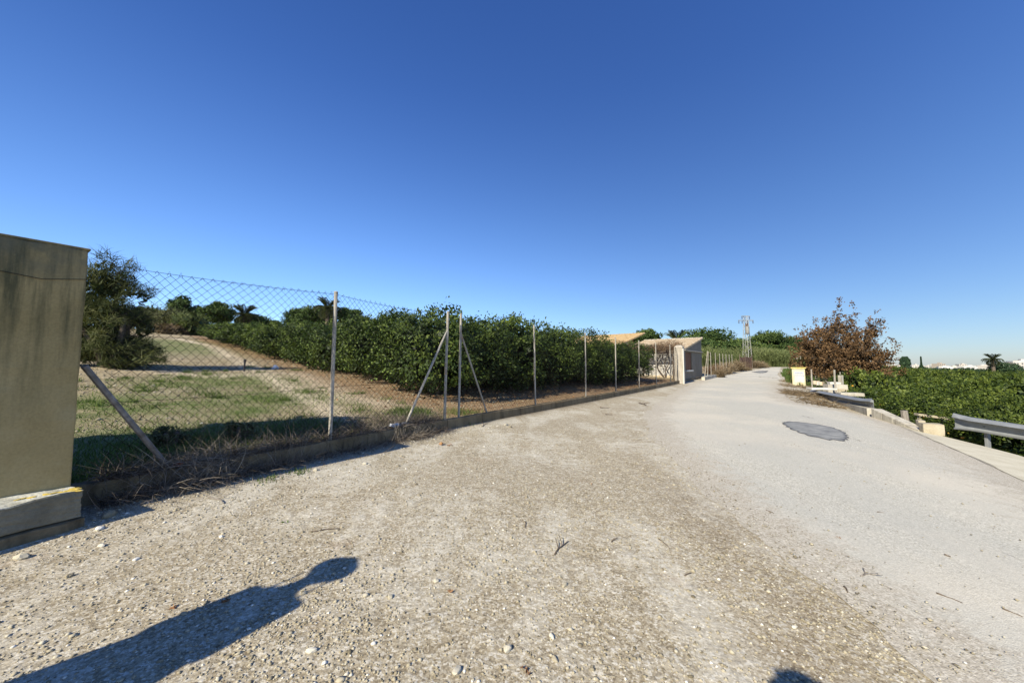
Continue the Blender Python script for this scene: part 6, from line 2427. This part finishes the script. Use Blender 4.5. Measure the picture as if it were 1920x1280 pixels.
def person(loc, face, H, label, arms, coat=.0, hat=False, hair_r=1.0):
    k = H / 1.75
    o = root('person', (loc[0], loc[1], gz(*loc)), label, 'person', None, face)
    # x right, y forward
    V = [(0, 0, .95), (0, .0, 1.15), (0, .01, 1.36), (0, .0, 1.46), (0, .01, 1.54), (0, .03, 1.64), (0, .03, 1.70)]
    Rr = [(.15, .11), (.135, .10), (.15, .105), (.075, .07), (.052, .052), (.088, .095), (.06, .07)]
    E = [(0, 1), (1, 2), (2, 3), (3, 4), (4, 5), (5, 6)]
    for sx in (-1, 1):
        b0 = len(V)
        V += [(sx * .09, 0, .86), (sx * .10, .01, .50), (sx * .11, -.02, .10), (sx * .115, .0, .045), (sx * .12, .15, .03)]
        Rr += [(.085, .085), (.058, .058), (.04, .042), (.042, .04), (.035, .025)]
        E += [(0, b0), (b0, b0 + 1), (b0 + 1, b0 + 2), (b0 + 2, b0 + 3), (b0 + 3, b0 + 4)]
        b0 = len(V)
        sh_, el_, wr_, hd_ = arms(sx)
        V += [(sx * .175, 0, 1.40), el_, wr_, hd_]
        Rr += [(.055, .055), (.042, .042), (.028, .03), (.034, .022)]
        E += [(2, b0), (b0, b0 + 1), (b0 + 1, b0 + 2), (b0 + 2, b0 + 3)]
        # fingers
        wrist, hand = Vector(wr_), Vector(hd_)
        fd = (hand - wrist).normalized(); sd_ = fd.cross(Vector((0, 1, .2))).normalized()
        tip = hand + fd * .03
        for f in range(4):
            a0 = len(V)
            off_ = sd_ * (.022 * (f - 1.5))
            q0 = hand + off_; q1 = tip + off_ * 1.2 + fd * (.02 + .008 * (f in (1, 2))); q2 = q1 + fd * .02 + Vector((0, .012, -.008))
            V += [tuple(q1), tuple(q2)]; Rr += [(.009, .009), (.008, .008)]
            E += [(b0 + 3, a0), (a0, a0 + 1)]
        a0 = len(V)
        V += [tuple(hand - fd * .02 + sd_ * -.045), tuple(hand + fd * .015 + sd_ * -.06)]; Rr += [(.011, .011), (.009, .009)]
        E += [(b0 + 3, a0), (a0, a0 + 1)]
    V = [(x * k, y * k, z * k) for x, y, z in V]
    Rr = [(a_ * k, b_ * k) for a_, b_ in Rr]
    skin_chain('body', V, E, Rr, M['skin'], o)
    # clothes: trousers + jacket as lathe-like shells
    def shell(name, prof, mat):
        mb = MB(); nn = 20
        vs = [(math.cos(6.283 * j / nn) * rx * k, (math.sin(6.283 * j / nn) * ry + yo) * k, z * k) for (z, rx, ry, yo) in prof for j in range(nn)]
        fs = [(i * nn + j, i * nn + (j + 1) % nn, (i + 1) * nn + (j + 1) % nn, (i + 1) * nn + j) for i in range(len(prof) - 1) for j in range(nn)]
        mb.add(vs, fs)
        return mb.build(name, mat, o, smooth=True)
    shell('jacket', ([(.10, .47, .34, 0), (.45, .40, .28, 0), (.70, .335, .22, 0), (.95, .275, .175, 0)] if coat else [(.72, .215, .155, 0), (.95, .22, .155, 0)]) + [(1.12, .225, .155, 0), (1.28, .21, .14, 0)] + [(1.37, .18, .12, 0), (1.42, .125, .09, 0), (1.445, .06, .06, 0)] if True else [(.95, .232, .16, 0), (1.12, .21, .15, 0), (1.28, .20, .14, 0), (1.37, .18, .12, 0), (1.42, .125, .09, 0), (1.445, .06, .06, 0)], M['cloth'])
    for sx in (-1, 1):
        mb = MB(); mb.tube([(sx * .09 * k, 0, .9 * k), (sx * .10 * k, .01 * k, .5 * k), (sx * .11 * k, -.02 * k, .09 * k)], [.11 * k, .078 * k, .065 * k], 12); mb.build('trouser_leg', M['black'], o, smooth=True)
        sh_, el_, wr_, hd_ = arms(sx)
        mb = MB(); mb.tube([Vector((sx * .165, 0, 1.40)) * k, Vector(el_) * k, Vector(wr_) * k], [.072 * k, .058 * k, .042 * k], 10); mb.build('sleeve', M['cloth'], o, smooth=True)
        mb = MB(); mb.tube([(sx * .115 * k, -.06 * k, .035 * k), (sx * .12 * k, .04 * k, .045 * k), (sx * .125 * k, .17 * k, .03 * k)], [.045 * k, .05 * k, .035 * k], 9); mb.build('shoe', M['black'], o, smooth=True)
    bm = bmesh.new(); bmesh.ops.create_uvsphere(bm, u_segments=20, v_segments=14, radius=1)
    for v in bm.verts:
        v.co = Vector((v.co.x * .105 * hair_r, v.co.y * .115 * hair_r - .012, v.co.z * .085 * hair_r + 1.65))
        if v.co.y > .055 and v.co.z < 1.70: v.co.y = .055 + (v.co.y - .055) * .3
        v.co *= k
    me = bpy.data.meshes.new('hair'); bm.to_mesh(me); bm.free()
    for p in me.polygons: p.use_smooth = True
    link('hair', me, M['hair'], o)
    mb = MB(); mb.tube([(0, .115 * k, 1.655 * k), (0, .145 * k, 1.625 * k), (0, .125 * k, 1.612 * k)], [.010 * k, .016 * k, .012 * k], 7); mb.build('nose', M['skin'], o, smooth=True)
    for sx in (-1, 1):
        mb = MB(); mb.tube([(sx * .034 * k, .112 * k, 1.66 * k), (sx * .034 * k, .124 * k, 1.66 * k)], [.014 * k, .008 * k], 8); mb.build('eye', M['black'], o)
        mb = MB(); mb.tube([(sx * .092 * k, .03 * k, 1.62 * k), (sx * .103 * k, .025 * k, 1.66 * k), (sx * .094 * k, .03 * k, 1.69 * k)], [.01 * k, .016 * k, .01 * k], 7); mb.build('ear', M['skin'], o, smooth=True)
    mb = MB(); mb.tube([(-.025 * k, .112 * k, 1.588 * k), (0, .122 * k, 1.585 * k), (.025 * k, .112 * k, 1.588 * k)], [.004 * k, .008 * k, .004 * k], 6); mb.build('mouth', M['tagmat'], o, smooth=True)
    if hat:
        mb = MB(); nn = 28
        vs = [(math.cos(6.283 * j / nn) * r_ * k, math.sin(6.283 * j / nn) * r_ * k - .01, z * k) for (r_, z) in ((.155, 1.67), (.157, 1.677), (.115, 1.69), (.105, 1.71), (.07, 1.745), (.02, 1.755)) for j in range(nn)]
        fs = [(i * nn + j, i * nn + (j + 1) % nn, (i + 1) * nn + (j + 1) % nn, (i + 1) * nn + j) for i in range(5) for j in range(nn)] + [tuple(range(nn))]
        mb.add(vs, fs); mb.build('sun_hat', M['drybrush'], o)
        for sx in (-1, 1):
            mb = MB(); mb.tube([(sx * .13 * k, 0, 1.60 * k), (sx * .12 * k, .01 * k, 1.50 * k), (sx * .15 * k, 0, 1.40 * k)], .006, 5); mb.build('hat_cord', M['black'], o)
    return o


def feet_for(px, py, Htop):
    p = hit(px, py)
    L_ = Htop / math.tan(R(SUN_EL))
    return float(p[0] - math.sin(R(SUN_AZ)) * L_), float(p[1] - math.cos(R(SUN_AZ)) * L_)


f1 = feet_for(626, 1067, 1.655 * 1.64 / 1.75)
f2 = feet_for(1498, 1248, 1.68)
print('feet', f1, f2)
person(f1, -.4, 1.64, 'companion in a long dark flaring coat and sun hat, standing left of the photographer', lambda sx: (None, (sx * .21, .02, 1.13), (sx * .12, .20, 1.16), (sx * .06, .25, 1.22)), coat=.30, hat=True)
person(f2, -.1, 1.66, 'photographer in a dark jacket holding a phone, behind the viewpoint', lambda sx: (None, (sx * .2, .08, 1.15), (sx * .10, .26, 1.25), (sx * .055, .32, 1.30)), coat=.0)
b = MB(); b.box((0, 0, 0), (.155, .008, .075)); ph_ = b.build('phone', M['black'], bevel=.004)
ph_.location = (0, -.035, 1.30); tag(ph_, 'dark phone held level by the photographer', 'phone')
